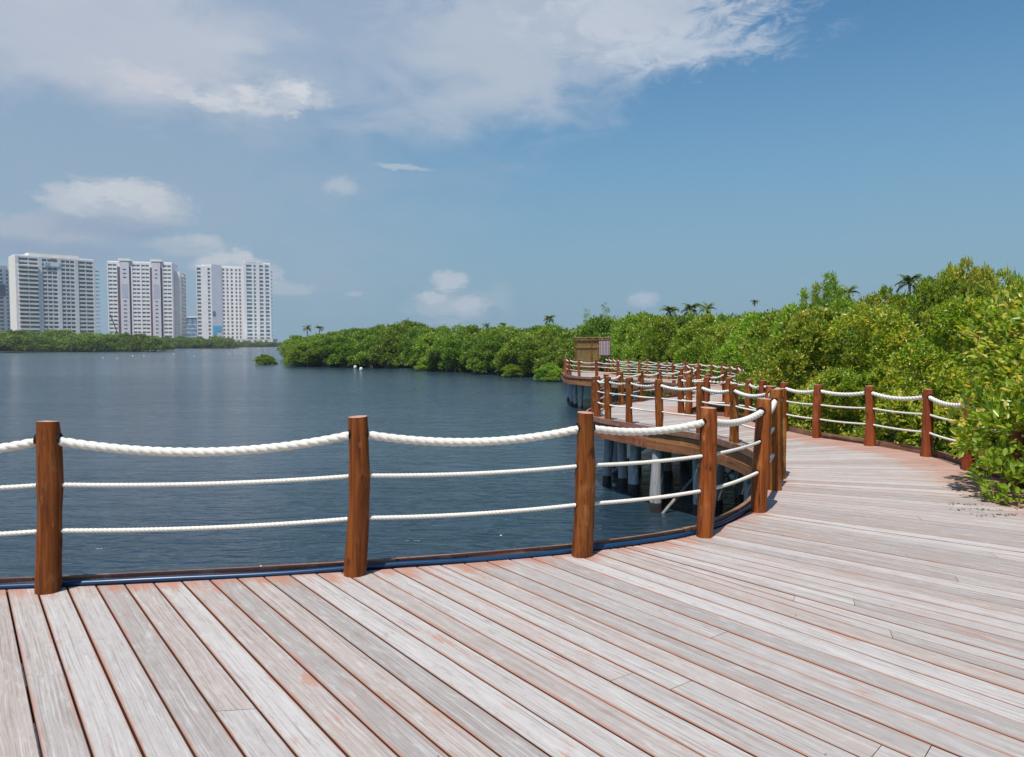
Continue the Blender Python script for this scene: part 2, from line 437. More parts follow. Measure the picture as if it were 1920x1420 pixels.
# lake bed well below
mb = MB(); mb.add([(-9000, -3000, WZ - 3), (9000, -3000, WZ - 3), (9000, 12000, WZ - 3), (-9000, 12000, WZ - 3)], [(0, 1, 2, 3)])
tag(mb.build('ground', M['mud']), kind='structure')
def land(name, pts, z):
    mb = MB(); n = len(pts)
    mb.add([(x, y, z) for x, y in pts] + [(x, y, WZ - 2) for x, y in pts], [tuple(range(n))] + [(i, i + n, (i + 1) % n + n, (i + 1) % n) for i in range(n)])
    return tag(mb.build(name, M['mud']), kind='structure')
land('mangrove_bank', [(7.4, -12), (7.0, 5), (7.6, 9), (7.4, 12), (6.8, 15), (7.6, 19), (9.4, 23), (10, 27), (9.8, 32), (8.6, 37), (7.4, 42), (6.5, 52),
      (7.5, 66), (0.5, 77), (-7, 89.5), (-18, 98.5), (-27, 101.5), (-32, 112), (-44, 155), (-44, 230), (60, 420), (260, 420), (260, -12)], WZ + .10)
land('far_shore', [(-900, 238), (-162, 238), (-150, 262), (-196, 405), (-178, 560), (-240, 575), (-230, 600), (3000, 640), (3000, 3000), (-3000, 3000), (-3000, 238)], WZ + .3)

# ------------------------------------------------------------------ boardwalk curves
def catmull(P, step=.03, closed=False):
    P = [Vector((p[0], p[1], 0)) for p in P]
    P = [P[0] * 2 - P[1]] + P + [P[-1] * 2 - P[-2]]
    out = []
    for i in range(1, len(P) - 2):
        p0, p1, p2, p3 = P[i-1:i+3]; n = max(2, int((p2 - p1).length / step))
        t0 = 0; t1 = (p1-p0).length ** .5; t2 = t1 + (p2-p1).length ** .5; t3 = t2 + (p3-p2).length ** .5
        for k in range(n):
            t = t1 + (t2 - t1) * k / n
            A1 = p0*((t1-t)/(t1-t0)) + p1*((t-t0)/(t1-t0)); A2 = p1*((t2-t)/(t2-t1)) + p2*((t-t1)/(t2-t1)); A3 = p2*((t3-t)/(t3-t2)) + p3*((t-t2)/(t3-t2))
            B1 = A1*((t2-t)/(t2-t0)) + A2*((t-t0)/(t2-t0)); B2 = A2*((t3-t)/(t3-t1)) + A3*((t-t1)/(t3-t1))
            out.append(B1*((t2-t)/(t2-t1)) + B2*((t-t1)/(t2-t1)))
    out.append(P[-2].copy()); return out
def arclen(P):
    s = [0.0]
    for a, b2 in zip(P, P[1:]): s.append(s[-1] + (b2 - a).length)
    return s
def offset(P, d):                       # +d to the left of travel
    out = []
    for i, p in enumerate(P):
        t = (P[min(i+3, len(P)-1)] - P[max(i-3, 0)]).normalized()
        out.append(p + Vector((-t.y, t.x, 0)) * d)
    return out
class Curve:
    def __init__(s, P): s.P = P; s.S = arclen(P); s.L = s.S[-1]
    def at(s, d):
        d = min(max(d, 0), s.L); lo, hi = 0, len(s.S) - 1
        while hi - lo > 1:
            mi = (lo + hi) // 2
            if s.S[mi] <= d: lo = mi
            else: hi = mi
        k = (d - s.S[lo]) / max(1e-9, s.S[hi] - s.S[lo]); return s.P[lo].lerp(s.P[hi], k)
    def near(s, q, lo=0.0):
        q = Vector((q[0], q[1], 0)); best = (1e9, 0)
        for p, d in zip(s.P, s.S):
            if d < lo: continue
            e = (p - q).length_squared
            if e < best[0]: best = (e, d)
        return best[1]

RP = .072
def PB_(px, py):                        # centre of a post whose front foot shows at that pixel
    g = G(px, py); return g + Vector((g.x, g.y, 0)).normalized() * RP
# (foot x, foot y, top y, leans?) along the water side, then the land side
postsA = [(90, 1115, 791), (666, 1083, 781), (1090, 1047, 774), (1320, 1010, 765), (1422, 963, 748), (1481, 924, 731), (1468, 893, 729),
          (1443, 853, 724), (1384, 832, 720), (1313, 817, 716), (1236, 806, 712), (1180, 796, 709), (1140, 789, 707), (1119, 782, 706)]
postsB = [(1902, 915, 758), (1815, 883, 742), (1736, 857, 730), (1630, 837, 724), (1530, 822, 722), (1474, 810, 718), (1429, 801, 714)]
A_pts = [(-9.5, 3.2), (-7.2, 3.95), (-5.0, 4.5)] + [tuple(PB_(x, y)[:2]) for x, y, t in postsA[:5]] + \
        [(2.98, 8.35), (3.36, 9.4), (3.60, 10.6), (3.55, 11.8)] + [tuple(PB_(x, y)[:2]) for x, y, t in postsA[9:]] + \
        [(1.95, 17.4), (2.68, 19.0), (3.84, 20.8), (5.0, 22.2), (5.9, 23.9), (6.4, 26), (6.5, 28), (6.0, 30), (5.0, 32.0), (3.9, 33.5), (3.05, 35), (2.75, 36.9), (2.8, 39), (2.85, 41)]
B_pts = [(5.05, -4), (5.05, 0), (5.08, 2.5), (5.15, 4.5), (5.3, 6.5)] + [tuple(PB_(x, y)[:2]) for x, y, t in postsB[:5]] + \
        [(4.95, 13.3), (4.80, 14.3), (4.80, 15.3), (4.62, 16.1), (4.1, 16.45), (3.86, 16.85), (4.2, 17.8), (5.3, 19.4), (6.4, 20.9), (7.3, 23.2), (7.8, 26), (7.8, 28.8), (7.4, 31.2), (6.6, 33.3), (5.6, 34.9), (5.2, 36.5), (5.1, 38.5), (5.1, 41)]
LA = Curve(catmull(A_pts)); LB = Curve(catmull(B_pts))
EA = Curve(offset(LA.P, .07)); EB = Curve(offset(LB.P, -.07))

# ------------------------------------------------------------------ decking
boardwalk = tag(empty('boardwalk', (0, 4, 0)), 'weathered grey timber boardwalk on pilings that snakes over the lagoon', 'boardwalk')
boardwalk.location = (0, 0, 0)
dk = MB(); dk_edge = []; dk_ar = []
GAP = .0055; TH = .036
def board(a0, a1, b0, b1, ua, tot, jit):
    """one board between line a0->b0 (one long side) and a1->b1; u runs from a to b"""
    la = ((a0 + a1) / 2 - (b0 + b1) / 2).length
    d0 = (b0 - a0).normalized(); w = ((a1 - a0).length + (b1 - b0).length) / 2
    c = .004; z = jit
    def line(p, q, off):
        n = Vector((-(q - p).y, (q - p).x, 0)).normalized(); return n * off
    side = 1 if (Vector((-(b0 - a0).y, (b0 - a0).x, 0)).dot(a1 - a0) > 0) else -1
    def row(pa, pb):      # cross-section at end
        e = (pb - pa); L = e.length
        if L < .012: e = Vector((1, 0, 0)) * .001; L = .001
        e = e / L; g = min(GAP, L * .2); cc = min(c, L * .2)
        P = [(g, -TH), (g, -cc), (g + cc, 0), (L - g - cc, 0), (L - g, -cc), (L - g, -TH)]
        return [(pa + e * x + Vector((0, 0, zz + z))) for x, zz in P], [x for x, _ in P], L
    r0, x0, L0 = row(a0, a1); r1, x1, L1 = row(b0, b1)
    n = 6; vs = r0 + r1; fs = []; uvs = []; ed = []; ar = []
    vo = random.random() * 3
    for k in range(5):
        f = (k, k + 1, n + k + 1, n + k)
        fs.append(f); uvs.append([(ua, x0[k] + vo), (ua, x0[k+1] + vo), (ua + la, x1[k+1] + vo), (ua + la, x1[k] + vo)])
        ed.append([(ua, tot - ua), (ua, tot - ua), (ua + la, tot - ua - la), (ua + la, tot - ua - la)])
    if side < 0:
        fs = [f[::-1] for f in fs]; uvs = [u[::-1] for u in uvs]; ed = [e[::-1] for e in ed]
    caps = [(0, 1, 2, 3, 4, 5)[::-1], (6, 7, 8, 9, 10, 11)]
    for cp, uu in zip(caps, (ua, ua + la)):
        f = cp if side > 0 else cp[::-1]
        fs.append(f); uvs.append([(uu, 0)] * 6); ed.append([(uu, tot - uu)] * 6)
    for f in fs:
        ar.append([((x0 + x1)[i], (L0 if i < 6 else L1) - (x0 + x1)[i]) for i in f])
    dk.add([tuple(v) for v in vs], fs, 0, uvs); dk_edge.extend(ed); dk_ar.extend(ar)
def plank(A0, A1, B0, B1):
    """a full run from water edge (A) to land edge (B), cut into boards with butt joints"""
    tot = ((A0 + A1) / 2 - (B0 + B1) / 2).length
    cuts = [0.0]
    if tot > 3.2:
        x = random.uniform(1.4, 7.5)
        while x < tot - .9: cuts.append(x); x += random.uniform(4.4, 6.4)
    cuts.append(tot); j = random.uniform(-.0018, .0018)
    for c0, c1 in zip(cuts, cuts[1:]):
        k0 = (c0 + (.0015 if c0 > 0 else 0)) / tot; k1 = (c1 - (.0015 if c1 < tot else 0)) / tot
        board(A0.lerp(B0, k0), A1.lerp(B1, k0), A0.lerp(B0, k1), A1.lerp(B1, k1), c0, tot, j + random.uniform(-.0008, .0008))
# parallel boards of the near landing
TH0 = R(36.7)
dirp = Vector((-math.sin(TH0), math.cos(TH0), 0)); nrm = Vector((math.cos(TH0), math.sin(TH0), 0))
def hitA(c):
    for p, q in zip(EA.P, EA.P[1:]):
        a, b2 = p.dot(nrm) - c, q.dot(nrm) - c
        if a <= 0 < b2: return p.lerp(q, -a / (b2 - a))
    return None
def endB(P0):
    t = 14.0
    t = min(t, (P0.y + 4.0) / dirp.y)
    t = min(t, (5.115 - P0.x) / -dirp.x)
    return P0 - dirp * t
A_start = EA.at(EA.near((.76, 5.7)))
cmax = A_start.dot(nrm)
PW = .1585
c = cmax; cs = [cmax]
while c > -6.2:
    c -= PW * random.choice((1, 1, 1, .985, 1.015)); cs.append(c)
for c1, c0 in zip(cs, cs[1:]):
    a0, a1 = hitA(c0), hitA(c1)
    if c1 == cmax: a1 = A_start.copy()
    if a0 is None or a1 is None: continue
    plank(a0, a1, endB(a0), endB(a1))
# fanned boards: stations pair a place on the water edge with one on the land edge
ST = [((.76, 5.7), (5.12, endB(A_start).y)), ((1.02, 5.78), (5.05, 1.3)), ((1.62, 6.2), (5.1, 2.9)), ((2.25, 6.95), (5.18, 4.6)), ((2.8, 7.95), (5.35, 6.7)),
      ((3.15, 8.8), (5.6, 8.2)), ((3.4, 9.6), (5.85, 9.5)), ((3.58, 10.35), (5.8, 10.7)), ((3.6, 11.0), (5.5, 11.7)), ((3.55, 11.8), (5.1, 12.7)),
      ((3.22, 12.8), (4.83, 14.2)), ((2.7, 13.8), (4.75, 15.6)), ((2.28, 14.7), (4.5, 16.2)), ((1.98, 15.5), (4.15, 16.4)), ((1.82, 16.4), (3.9, 16.75)),
      ((1.97, 17.5), (3.9, 17.1)), ((2.68, 19.0), (4.2, 17.8)), ((3.84, 20.8), (5.3, 19.4)), ((5.0, 22.2), (6.4, 20.9)), ((5.9, 23.9), (7.3, 23.2)),
      ((6.4, 26), (7.8, 26)), ((6.5, 28), (7.8, 28.8)), ((6.0, 30), (7.4, 31.2)), ((5.0, 32.0), (6.6, 33.3)), ((3.9, 33.5), (5.6, 34.9)),
      ((3.05, 35), (5.2, 36.5)), ((2.75, 36.9), (5.1, 38)), ((2.8, 39), (5.1, 39.3)), ((2.85, 41), (5.1, 41))]
sa, sb = [], []
for (a, b2) in ST:
    sa.append(EA.near(a, sa[-1] if sa else 0)); sb.append(EB.near(b2, sb[-1] if sb else 0))
for i in range(len(ST) - 1):
    da, db = sa[i+1] - sa[i], sb[i+1] - sb[i]
    n = max(1, round((da * .45 + db * .55) / PW * (.93 if i > 1 else .72)))
    for k in range(n):
        t0, t1 = k / n, (k + 1) / n
        plank(EA.at(sa[i] + da * t0), EA.at(sa[i] + da * t1), EB.at(sb[i] + db * t0), EB.at(sb[i] + db * t1))
me = dk.mesh('decking', M['deck'])
for nm, src in (('edge', dk_edge), ('arris', dk_ar)):
    l = me.uv_layers.new(name=nm); l.data.foreach_set('uv', [c for f in src for q in f for c in q])
link('decking', me, boardwalk)

def ribbon(P, d0, d1, z0, z1, step=4, lo=0.0, hi=1e9):
    """a board swept along a polyline between offsets d0<d1 and heights z0<z1"""
    P2 = P[::step] + [P[-1]]
    a = offset_s(P2, d0); b2 = offset_s(P2, d1); mb = MB(); vs = []
    for p, q in zip(a, b2):
        vs += [(p.x, p.y, z0), (q.x, q.y, z0), (q.x, q.y, z1), (p.x, p.y, z1)]
    fs = []
    for i in range(len(P2) - 1):
        o = i * 4
        for k in range(4):
            k2 = (k + 1) % 4; fs.append((o + k, o + k2, o + 4 + k2, o + 4 + k))
    fs += [(0, 3, 2, 1), tuple(len(vs) - 4 + k for k in range(4))]
    if d1 > d0: fs = [f[::-1] for f in fs]
    mb.add(vs, fs); return mb
def offset_s(P, d):
    out = []
    for i, p in enumerate(P):
        t = (P[min(i+1, len(P)-1)] - P[max(i-1, 0)]).normalized(); out.append(p + Vector((-t.y, t.x, 0)) * d)
    return out
def pieces(P, S, ln):                    # cut an edge line into boards of about ln metres
    out = []; i0 = 0
    for i in range(1, len(P)):
        if S[i] - S[i0] >= ln or i == len(P) - 1: out.append(P[i0:i+1]); i0 = i
    return out
def edge_boards(C, s, far):
    for k, seg in enumerate(pieces(C.P, C.S, 5.0)):
        if len(seg) < 8: continue
        ribbon(seg, .135 * s, .175 * s, -.05, .048 if s > 0 else .075, 4).build('curb', M['curb'], boardwalk)
        ribbon(seg, .10 * s, .134 * s, -.20, -.052, 4).build('fascia_board', M['fascia'], boardwalk)
        ribbon(seg, .085 * s, .165 * s, -.36, -.203, 4).build('fascia_board', M['fascia'], boardwalk)
edge_boards(LA, 1, 0); edge_boards(LB, -1, 0)
# ledge under hose closing the strip between deck and curb
ribbon(LA.P, .073, .134, -.05, -.012, 4).build('ledge', M['curb'], boardwalk)
ribbon(LB.P, -.134, -.073, -.05, -.012, 4).build('ledge', M['curb'], boardwalk)
# joists below the boards of the near landing
for k in range(12):
    y0 = -3.6 + k * .75
    ja = Vector((-6.5, y0 - 1.2, 0)); jb = Vector((4.9, y0 + .9, 0))
    jd = (jb - ja).normalized(); jn = Vector((-jd.y, jd.x, 0)) * .025
    def inside(p):
        q = LA.at(LA.near(p)); return p.y < q.y - .15 or p.x > 3.4
    pts = [ja + jd * (i * .25) for i in range(int((jb - ja).length / .25))]
    run = [p for p in pts if inside(p)]
    if len(run) < 2: continue
    p, q = run[0], run[-1]; mb = MB()
    vs = []
    for e in (p, q):
        for sgn, zz in ((-1, -.20), (1, -.20), (1, -.042), (-1, -.042)): v = e + jn * sgn; vs.append((v.x, v.y, zz))
    mb.add(vs, [(0,1,2,3), (7,6,5,4), (0,4,5,1), (1,5,6,2), (2,6,7,3), (3,7,4,0)])
    mb.build('joist', M['joist'], boardwalk)

# ------------------------------------------------------------------ pilings
def piling(p, r, lean=0.0, top=-.20):
    rnd = random.Random(int(p[0] * 911 + p[1] * 77)); mb = MB(); pts = []; rad = []
    ph = rnd.random() * 6
    for i in range(9):
        k = i / 8; z = top + (WZ - .5 - top) * k
        pts.append((lean * k + .03 * math.sin(ph + 4 * k), .03 * math.cos(ph + 3 * k), z)); rad.append(r * (1 + .22 * k + .08 * math.sin(ph * 3 + 9 * k)))
    n = 10; prof = [1 + .10 * math.sin(3 * t * 2 * math.pi / n + ph) + rnd.uniform(-.05, .05) for t in range(n)]
    mb.tube(pts, rad, n, 0, True, True, prof)
    for fi, f in enumerate(mb.f):
        if sum(mb.v[i][2] for i in f) / len(f) < WZ + .22: mb.mi[fi] = 1
    o = mb.build('piling', [M['piling'], M['wetpile']], boardwalk); o.location = (p[0], p[1], 0)
    return o
explicit = [((1240, 985), .095), ((1170, 930), .10), ((1352, 968), .10), ((1392, 948), .10), ((1200, 905), .09)]
for (px, r) in explicit:
    g = G(px[0], px[1], WZ); piling((g.x + .12, g.y + (1.0 if px[0] < 1300 else .6)), r)
sA = LA.near((3.5, 12.0)) ; d = 1.0
for C, s in ((LA, -1), (LB, 1)):
    off = Curve(offset(C.P, .32 * s))
    d = off.near((3.2, 12.7)) if s < 0 else off.near((4.9, 13.0))
    if s < 0: d = off.near((1.8, 16.6))
    while d < off.L:
        p = off.at(d); piling((p.x, p.y), random.uniform(.085, .115)); d += 1.55 if p.y < 33 else 1.1
for p in [(2.9, 14.6), (3.4, 13.6), (2.6, 15.6), (4.3, 11.9), (4.5, 10.2), (4.1, 12.8), (4.3, 8.8)]: piling(p, .10)
def brace(a, b2, r=.035):
    r *= .8
    mb = MB(); a, b2 = Vector(a), Vector(b2); n = 6
    mb.tube([a.lerp(b2, i / n) + Vector((random.uniform(-.02, .02),) * 3) for i in range(n + 1)], [r * 1.2] * 3 + [r] * (n - 2), 7)
    return mb.build('brace', M['bark'], boardwalk)
g = G(1240, 985, WZ); brace((g.x + .12, g.y + .88, WZ - .1), (g.x + 1.25, g.y + 1.3, -.5), .034)
g = G(1300, 935, WZ); brace((g.x, g.y, WZ - .1), (g.x + .9, g.y - 1.2, -.35), .035)
g = G(1375, 950, WZ); brace((g.x + .35, g.y + .2, WZ - .1), (g.x - .5, g.y + .3, -.35), .035)
brace((2.2, 16.5, -1.3), (3.2, 16.0, -.4), .04)
# cross beams
for (p, q) in [((2.0, 16.2), (3.7, 16.3)), ((2.6, 14.4), (4.6, 15.3)), ((3.3, 13.0), (4.7, 14.0)), ((3.7, 11.6), (5.0, 12.2)), ((3.75, 10.2), (5.6, 10.4)), ((3.2, 8.6), (5.4, 8.1)),
               ((3.1, 35.2), (5.0, 36.0)), ((2.95, 37.4), (4.9, 37.6)), ((4.3, 33.4), (5.7, 34.4))]:
    a = Vector((p[0], p[1], 0)); b2 = Vector((q[0], q[1], 0)); dd = (b2 - a).normalized(); nn = Vector((-dd.y, dd.x, 0)) * .06; mb = MB(); vs = []
    for e in (a, b2):
        for sg, zz in ((-1, -.34), (1, -.34), (1, -.205), (-1, -.205)): v = e + nn * sg; vs.append((v.x, v.y, zz))
    mb.add(vs, [(0,1,2,3), (7,6,5,4), (0,4,5,1), (1,5,6,2), (2,6,7,3), (3,7,4,0)]); mb.build('beam', M['joist'], boardwalk)

# ------------------------------------------------------------------ rope fences
def post_mesh(h, seed, near, ropes, dirs):
    rnd = random.Random(seed); mb = MB(); n = 18 if near else 10; N = 16 if near else 7
    ph = [rnd.random() * 6.28 for _ in range(6)]; bend = .030 if near else .016
    lx, ly = rnd.uniform(-.034, .034), rnd.uniform(-.012, .012)
    pts, rad = [], []
    def cx(k): return lx * k + bend * .6 * math.sin(3.1 * k + ph[0]) - bend * .6 * math.sin(ph[0]), ly * k + bend * .4 * (math.sin(2.6 * k + ph[1]) - math.sin(ph[1]))
    vs = []
    for i in range(N + 1):
        k = i / N; z = -.03 + (h + .03) * k; x, y = cx(k)
        r = RP * (1.03 - .09 * k + .055 * math.sin(5 * k + ph[2]) + .035 * math.sin(12 * k + ph[3]) + .02 * math.sin(23 * k + ph[0]))
        if near and i == N: r *= .975
        for j in range(n):
            a = 2 * math.pi * j / n
            rr = r * (1 + .05 * math.sin(2 * a + ph[4] + 3 * k) + .035 * math.sin(3 * a + ph[5] - 5 * k) + .018 * math.sin(5 * a + ph[1] + 9 * k))
            zz = z + (.004 * math.sin(a + ph[2]) if i == N else 0)
            vs.append((x + rr * math.cos(a), y + rr * math.sin(a), zz))
    fs = []
    for i in range(N):
        for j in range(n):
            j2 = (j + 1) % n; fs.append((i*n+j, i*n+j2, (i+1)*n+j2, (i+1)*n+j))
    mb.add(vs, fs, 0, None, True)
    o = N * n; x, y = cx(1)
    top = [mb.v[o + j] for j in range(n)]
    mb.add(top + [(x, y, h + .006)], [(j, (j + 1) % n, n) for j in range(n)], 1)
    # dark discs painted as the shade inside the rope bores
    for (rz, rr) in ropes:
        k = (rz + .03) / (h + .03); x, y = cx(k); r = RP * (1.03 - .09 * k + .055 * math.sin(5 * k + ph[2]) + .035 * math.sin(12 * k + ph[3]) + .02 * math.sin(23 * k + ph[0]))
        for dv in dirs:
            d2 = Vector((dv[0], dv[1], 0)).normalized(); c0 = Vector((x, y, rz))
            mb.tube([c0 + d2 * (r * .70), c0 + d2 * (r * 1.012)], rr * 1.22, 12, 2, True, False)
    return mb, cx
lobes3 = []
for k in range(18):
    a = (k / 18 * 3) % 1.0
    lobes3.append(.80 + .24 * math.sin(math.pi * a) ** .7)
def catenary(p, q, sag, n):
    return [p.lerp(q, i / n) - Vector((0, 0, sag * 4 * (i / n) * (1 - i / n))) for i in range(n + 1)]

def make_fence(root, spots, hts, seed, red):
    """spots: list of post centres; hts: heights"""
    R0 = {'thick_rope': [], 'thin_upper': [], 'thin_lower': []}
    tops = []
    for i, (p, h) in enumerate(zip(spots, hts)):
        prv = spots[i-1] if i else p * 2 - spots[1]; nx = spots[i+1] if i < len(spots) - 1 else p * 2 - spots[-2]
        dirs = [(prv - p), (nx - p)]
        dist = p.length; near = dist < 13
        zs = [(h * .895, .032), (h * .63, .017), (h * .36, .017)]
        mb, cx = post_mesh(h, seed + i * 13, near, zs, dirs)
        o = mb.build('post', [M['postred' if red(p) else 'post'], M['end'], M['bore_shade']], root)
        o.location = p - root.location
        for key, (z, r) in zip(R0, zs):
            x, y = cx((z + .03) / (h + .03)); R0[key].append(Vector((p.x + x, p.y + y, z)))
    for key, pts in R0.items():
        thick = key == 'thick_rope'; r = .030 if thick else .0155
        path = []
        for a, b2 in zip(pts, pts[1:]):
            L = (b2 - a).length; dist = ((a + b2) / 2).length
            sag = (L * .052 + random.uniform(-.006, .008)) if thick else L * .012 + random.uniform(0, .004)
            step = (.014 if thick else .010) if dist < 9 else (.02 if dist < 14 else .08)
            n = max(6, int(L / step)); seg = catenary(a, b2, sag, n); path += seg[:-1]
        path.append(pts[-1])
        pitch = .20 if thick else .085
        mb = MB(); mb.tube([p - root.location for p in path], r, 18, 0, True, True, lobes3, 2 * math.pi / pitch)
        o = mb.build('thick_rope' if thick else 'thin_rope', M['rope'], root)

def h_from(px, py, pt, p):
    for _ in range(1):
        # height at which the post centre reaches the photo row pt
        d = ray(px, pt); t = p.y / d.y; return CAMH + d.z * t
spA, hA = [], []
for q in ((-9.3, 3.25), (-7.2, 3.95), (-5.05, 4.5)):
    spA.append(LA.at(LA.near(q))); hA.append(1.09)
for (x, y, t) in postsA:
    p = LA.at(LA.near(PB_(x, y))) if x not in (1468, 1443, 1481) else {1481: LA.at(LA.near((2.90, 8.05))), 1468: LA.at(LA.near((3.14, 8.75))), 1443: LA.at(LA.near((3.60, 10.55)))}[x]
    spA.append(p); hA.append(min(1.15, h_from(x, y, t, p)))
d = LA.near(spA[-1]) + .95
while d < LA.L:
    p = LA.at(d); spA.append(p.copy()); hA.append(.83 + random.uniform(-.025, .03)); d += 1.2 if p.y < 30 else 1.35
spB, hB = [], []
for q in ((5.05, -2.6), (5.05, -1.0), (5.05, .8), (5.08, 2.4), (5.16, 4.2), (5.28, 6.0), (5.42, 7.25)):
    spB.append(LB.at(LB.near(q))); hB.append(1.02)
for (x, y, t) in postsB:
    p = LB.at(LB.near(PB_(x, y))); spB.append(p); hB.append(h_from(x, y, t, p))
for q in ((4.80, 15.2), (4.68, 16.05), (4.28, 16.4), (3.92, 16.62), (3.90, 17.05)):
    spB.append(LB.at(LB.near(q))); hB.append(.85)
d = LB.near((3.90, 17.05)) + 1.0
while d < LB.L:
    p = LB.at(d); spB.append(p.copy()); hB.append(.82 + random.uniform(-.025, .03)); d += 1.2 if p.y < 30 else 1.35
fa = tag(empty('rope_fence', (0, 0, 0)), 'post and white rope fence along the open water side of the boardwalk', 'fence')
make_fence(fa, spA, hA, 100, lambda p: p.y > 16 and random.random() < .5)
fb = tag(empty('rope_fence', (0, 0, 0)), 'post and white rope fence along the mangrove side of the boardwalk', 'fence')
make_fence(fb, spB, hB, 700, lambda p: p.y < 14 or random.random() < .5)

# ------------------------------------------------------------------ blue hose
hs = offset_s(LA.P[::5], .103); hp = []
sarr = arclen(hs)
for p, s_ in zip(hs, sarr):
    if s_ > LA.near((3.3, 12.7)): break
    hp.append(p + Vector((0, .006 * math.sin(s_ * 2.3) + .004 * math.sin(s_ * 5.1), .011 + .004 * math.sin(s_ * 3.7))))
mb = MB(); mb.tube(hp, .021, 12)
tag(mb.build('hose', M['hose']), 'blue water hose laid along the boardwalk edge behind the fence posts', 'hose')

# ------------------------------------------------------------------ dark litter on the deck
lit = MB(); rl = random.Random(5)
def flakes(cx, cy, sx, sy, n, s0, s1):
    for _ in range(n):
        x, y = rl.gauss(cx, sx), rl.gauss(cy, sy); a = rl.random() * 6.28; L = rl.uniform(s0, s1); w = L * rl.uniform(.12, .40)
        ca, sa_ = math.cos(a), math.sin(a); P = [(-L, 0, .002), (0, -w, .006), (L, 0, .003), (0, w, .008)]
        lit.add([(x + u * ca - v * sa_, y + u * sa_ + v * ca, z + .001) for u, v, z in P], [(0, 1, 2, 3)], rl.choice((0, 0, 0, 1)))
for (px, py, sx, sy, n) in [(1806, 946, .10, .025, 46), (1835, 956, .15, .03, 60), (1872, 966, .17, .035, 60), (1860, 925, .25, .14, 34), (1786, 915, .09, .03, 14), (1748, 872, .12, .03, 12), (1905, 940, .15, .12, 40)]:  # clusters of small dark flakes, densest by the overhanging branch
    g = G(px, py); flakes(g.x, g.y, sx, sy, n, .005, .019)
flakes(1.0, 4.5, 2.0, 1.5, 30, .004, .010)
tag(lit.build('dark_flakes', [simple('dark_flake', c4(.06, .035, .02), .8), simple('brown_flake', c4(.13, .065, .03), .8)]), 'small dark litter scattered on the boards by the overhanging mangrove', 'leaf litter', kind='stuff')

# ------------------------------------------------------------------ foliage
def leaf_mesh(name, lobes, tips, K, L, W, seed, matl, zmin=-9, hexleaf=False, spread=.9, upb=.45, core=True, shell=.74):
    rs = np.random.RandomState(seed)
    C = np.array([l[:3] for l in lobes], float); Rr = np.array([l[3] for l in lobes], float)
    pr = Rr ** 2; pr /= pr.sum()
    idx = rs.choice(len(lobes), tips, p=pr)
    d = rs.normal(size=(tips, 3)); d /= np.linalg.norm(d, axis=1)[:, None]
    d[:, 2] = np.where(d[:, 2] < -.45, -d[:, 2], d[:, 2])
    rad = shell + (1.06 - shell) * rs.rand(tips) ** .55
    rad *= 1 + .10 * rs.normal(size=tips) * (rs.rand(tips) < .3)
    P = C[idx] + d * (Rr[idx] * rad)[:, None] * np.array([1, 1, .88])
    # drop most tips buried in other lobes
    dist = np.linalg.norm(P[:, None, :] - C[None], axis=2) / Rr[None]
    dist[np.arange(tips), idx] = 9
    keep = (dist.min(1) > .72) | (rs.rand(tips) < .16)
    keep &= P[:, 2] > zmin
    P = P[keep]; d = d[keep]; n = len(P)
    o = d * .7; o[:, 2] += upb; o /= np.linalg.norm(o, axis=1)[:, None]
    P = np.repeat(P, K, 0); o = np.repeat(o, K, 0); n = len(P)
    a = o + spread * rs.normal(size=(n, 3)) * .75; a /= np.linalg.norm(a, axis=1)[:, None]
    ref = rs.normal(size=(n, 3)) * .5 + np.array([0, 0, 1.0])
    s = np.cross(a, ref); s /= np.linalg.norm(s, axis=1)[:, None] + 1e-9
    nn = np.cross(s, a)
    Ls = L * rs.uniform(.65, 1.2, n)[:, None]; Ws = W * rs.uniform(.75, 1.2, n)[:, None]
    B = P + a * Ls * rs.uniform(-.2, .35, n)[:, None] + rs.normal(size=(n, 3)) * L * .35
    if hexleaf:
        q = [B, B + a*Ls*.28 + s*Ws*.42 + nn*Ws*.14, B + a*Ls*.66 + s*Ws*.45 + nn*Ws*.10, B + a*Ls - nn*Ls*.10,
             B + a*Ls*.66 - s*Ws*.45 + nn*Ws*.10, B + a*Ls*.28 - s*Ws*.42 + nn*Ws*.14]
        V = np.stack(q, 1).reshape(-1, 3); b0 = np.arange(n)[:, None] * 6
        Fc = np.concatenate([b0 + np.array([0, 1, 2, 3]), b0 + np.array([0, 3, 4, 5])], 1).reshape(-1, 4); fl = 4
    else:
        q = [B, B + a*Ls*.45 + s*Ws*.5 + nn*Ws*.12, B + a*Ls, B + a*Ls*.45 - s*Ws*.5 + nn*Ws*.12]
        V = np.stack(q, 1).reshape(-1, 3); b0 = np.arange(n)[:, None] * 4
        Fc = np.concatenate([b0 + np.array([0, 1, 2]), b0 + np.array([0, 2, 3])], 1).reshape(-1, 3); fl = 3
    me = bpy.data.meshes.new(name); me.vertices.add(len(V)); me.vertices.foreach_set('co', V.astype(np.float32).ravel())
    nf = len(Fc); me.loops.add(nf * fl); me.loops.foreach_set('vertex_index', Fc.astype(np.int32).ravel())
    me.polygons.add(nf); me.polygons.foreach_set('loop_start', np.arange(0, nf * fl, fl, dtype=np.int32))
    me.polygons.foreach_set('loop_total', np.full(nf, fl, dtype=np.int32))
    me.materials.append(matl); me.update(calc_edges=True); me.validate()
    return me
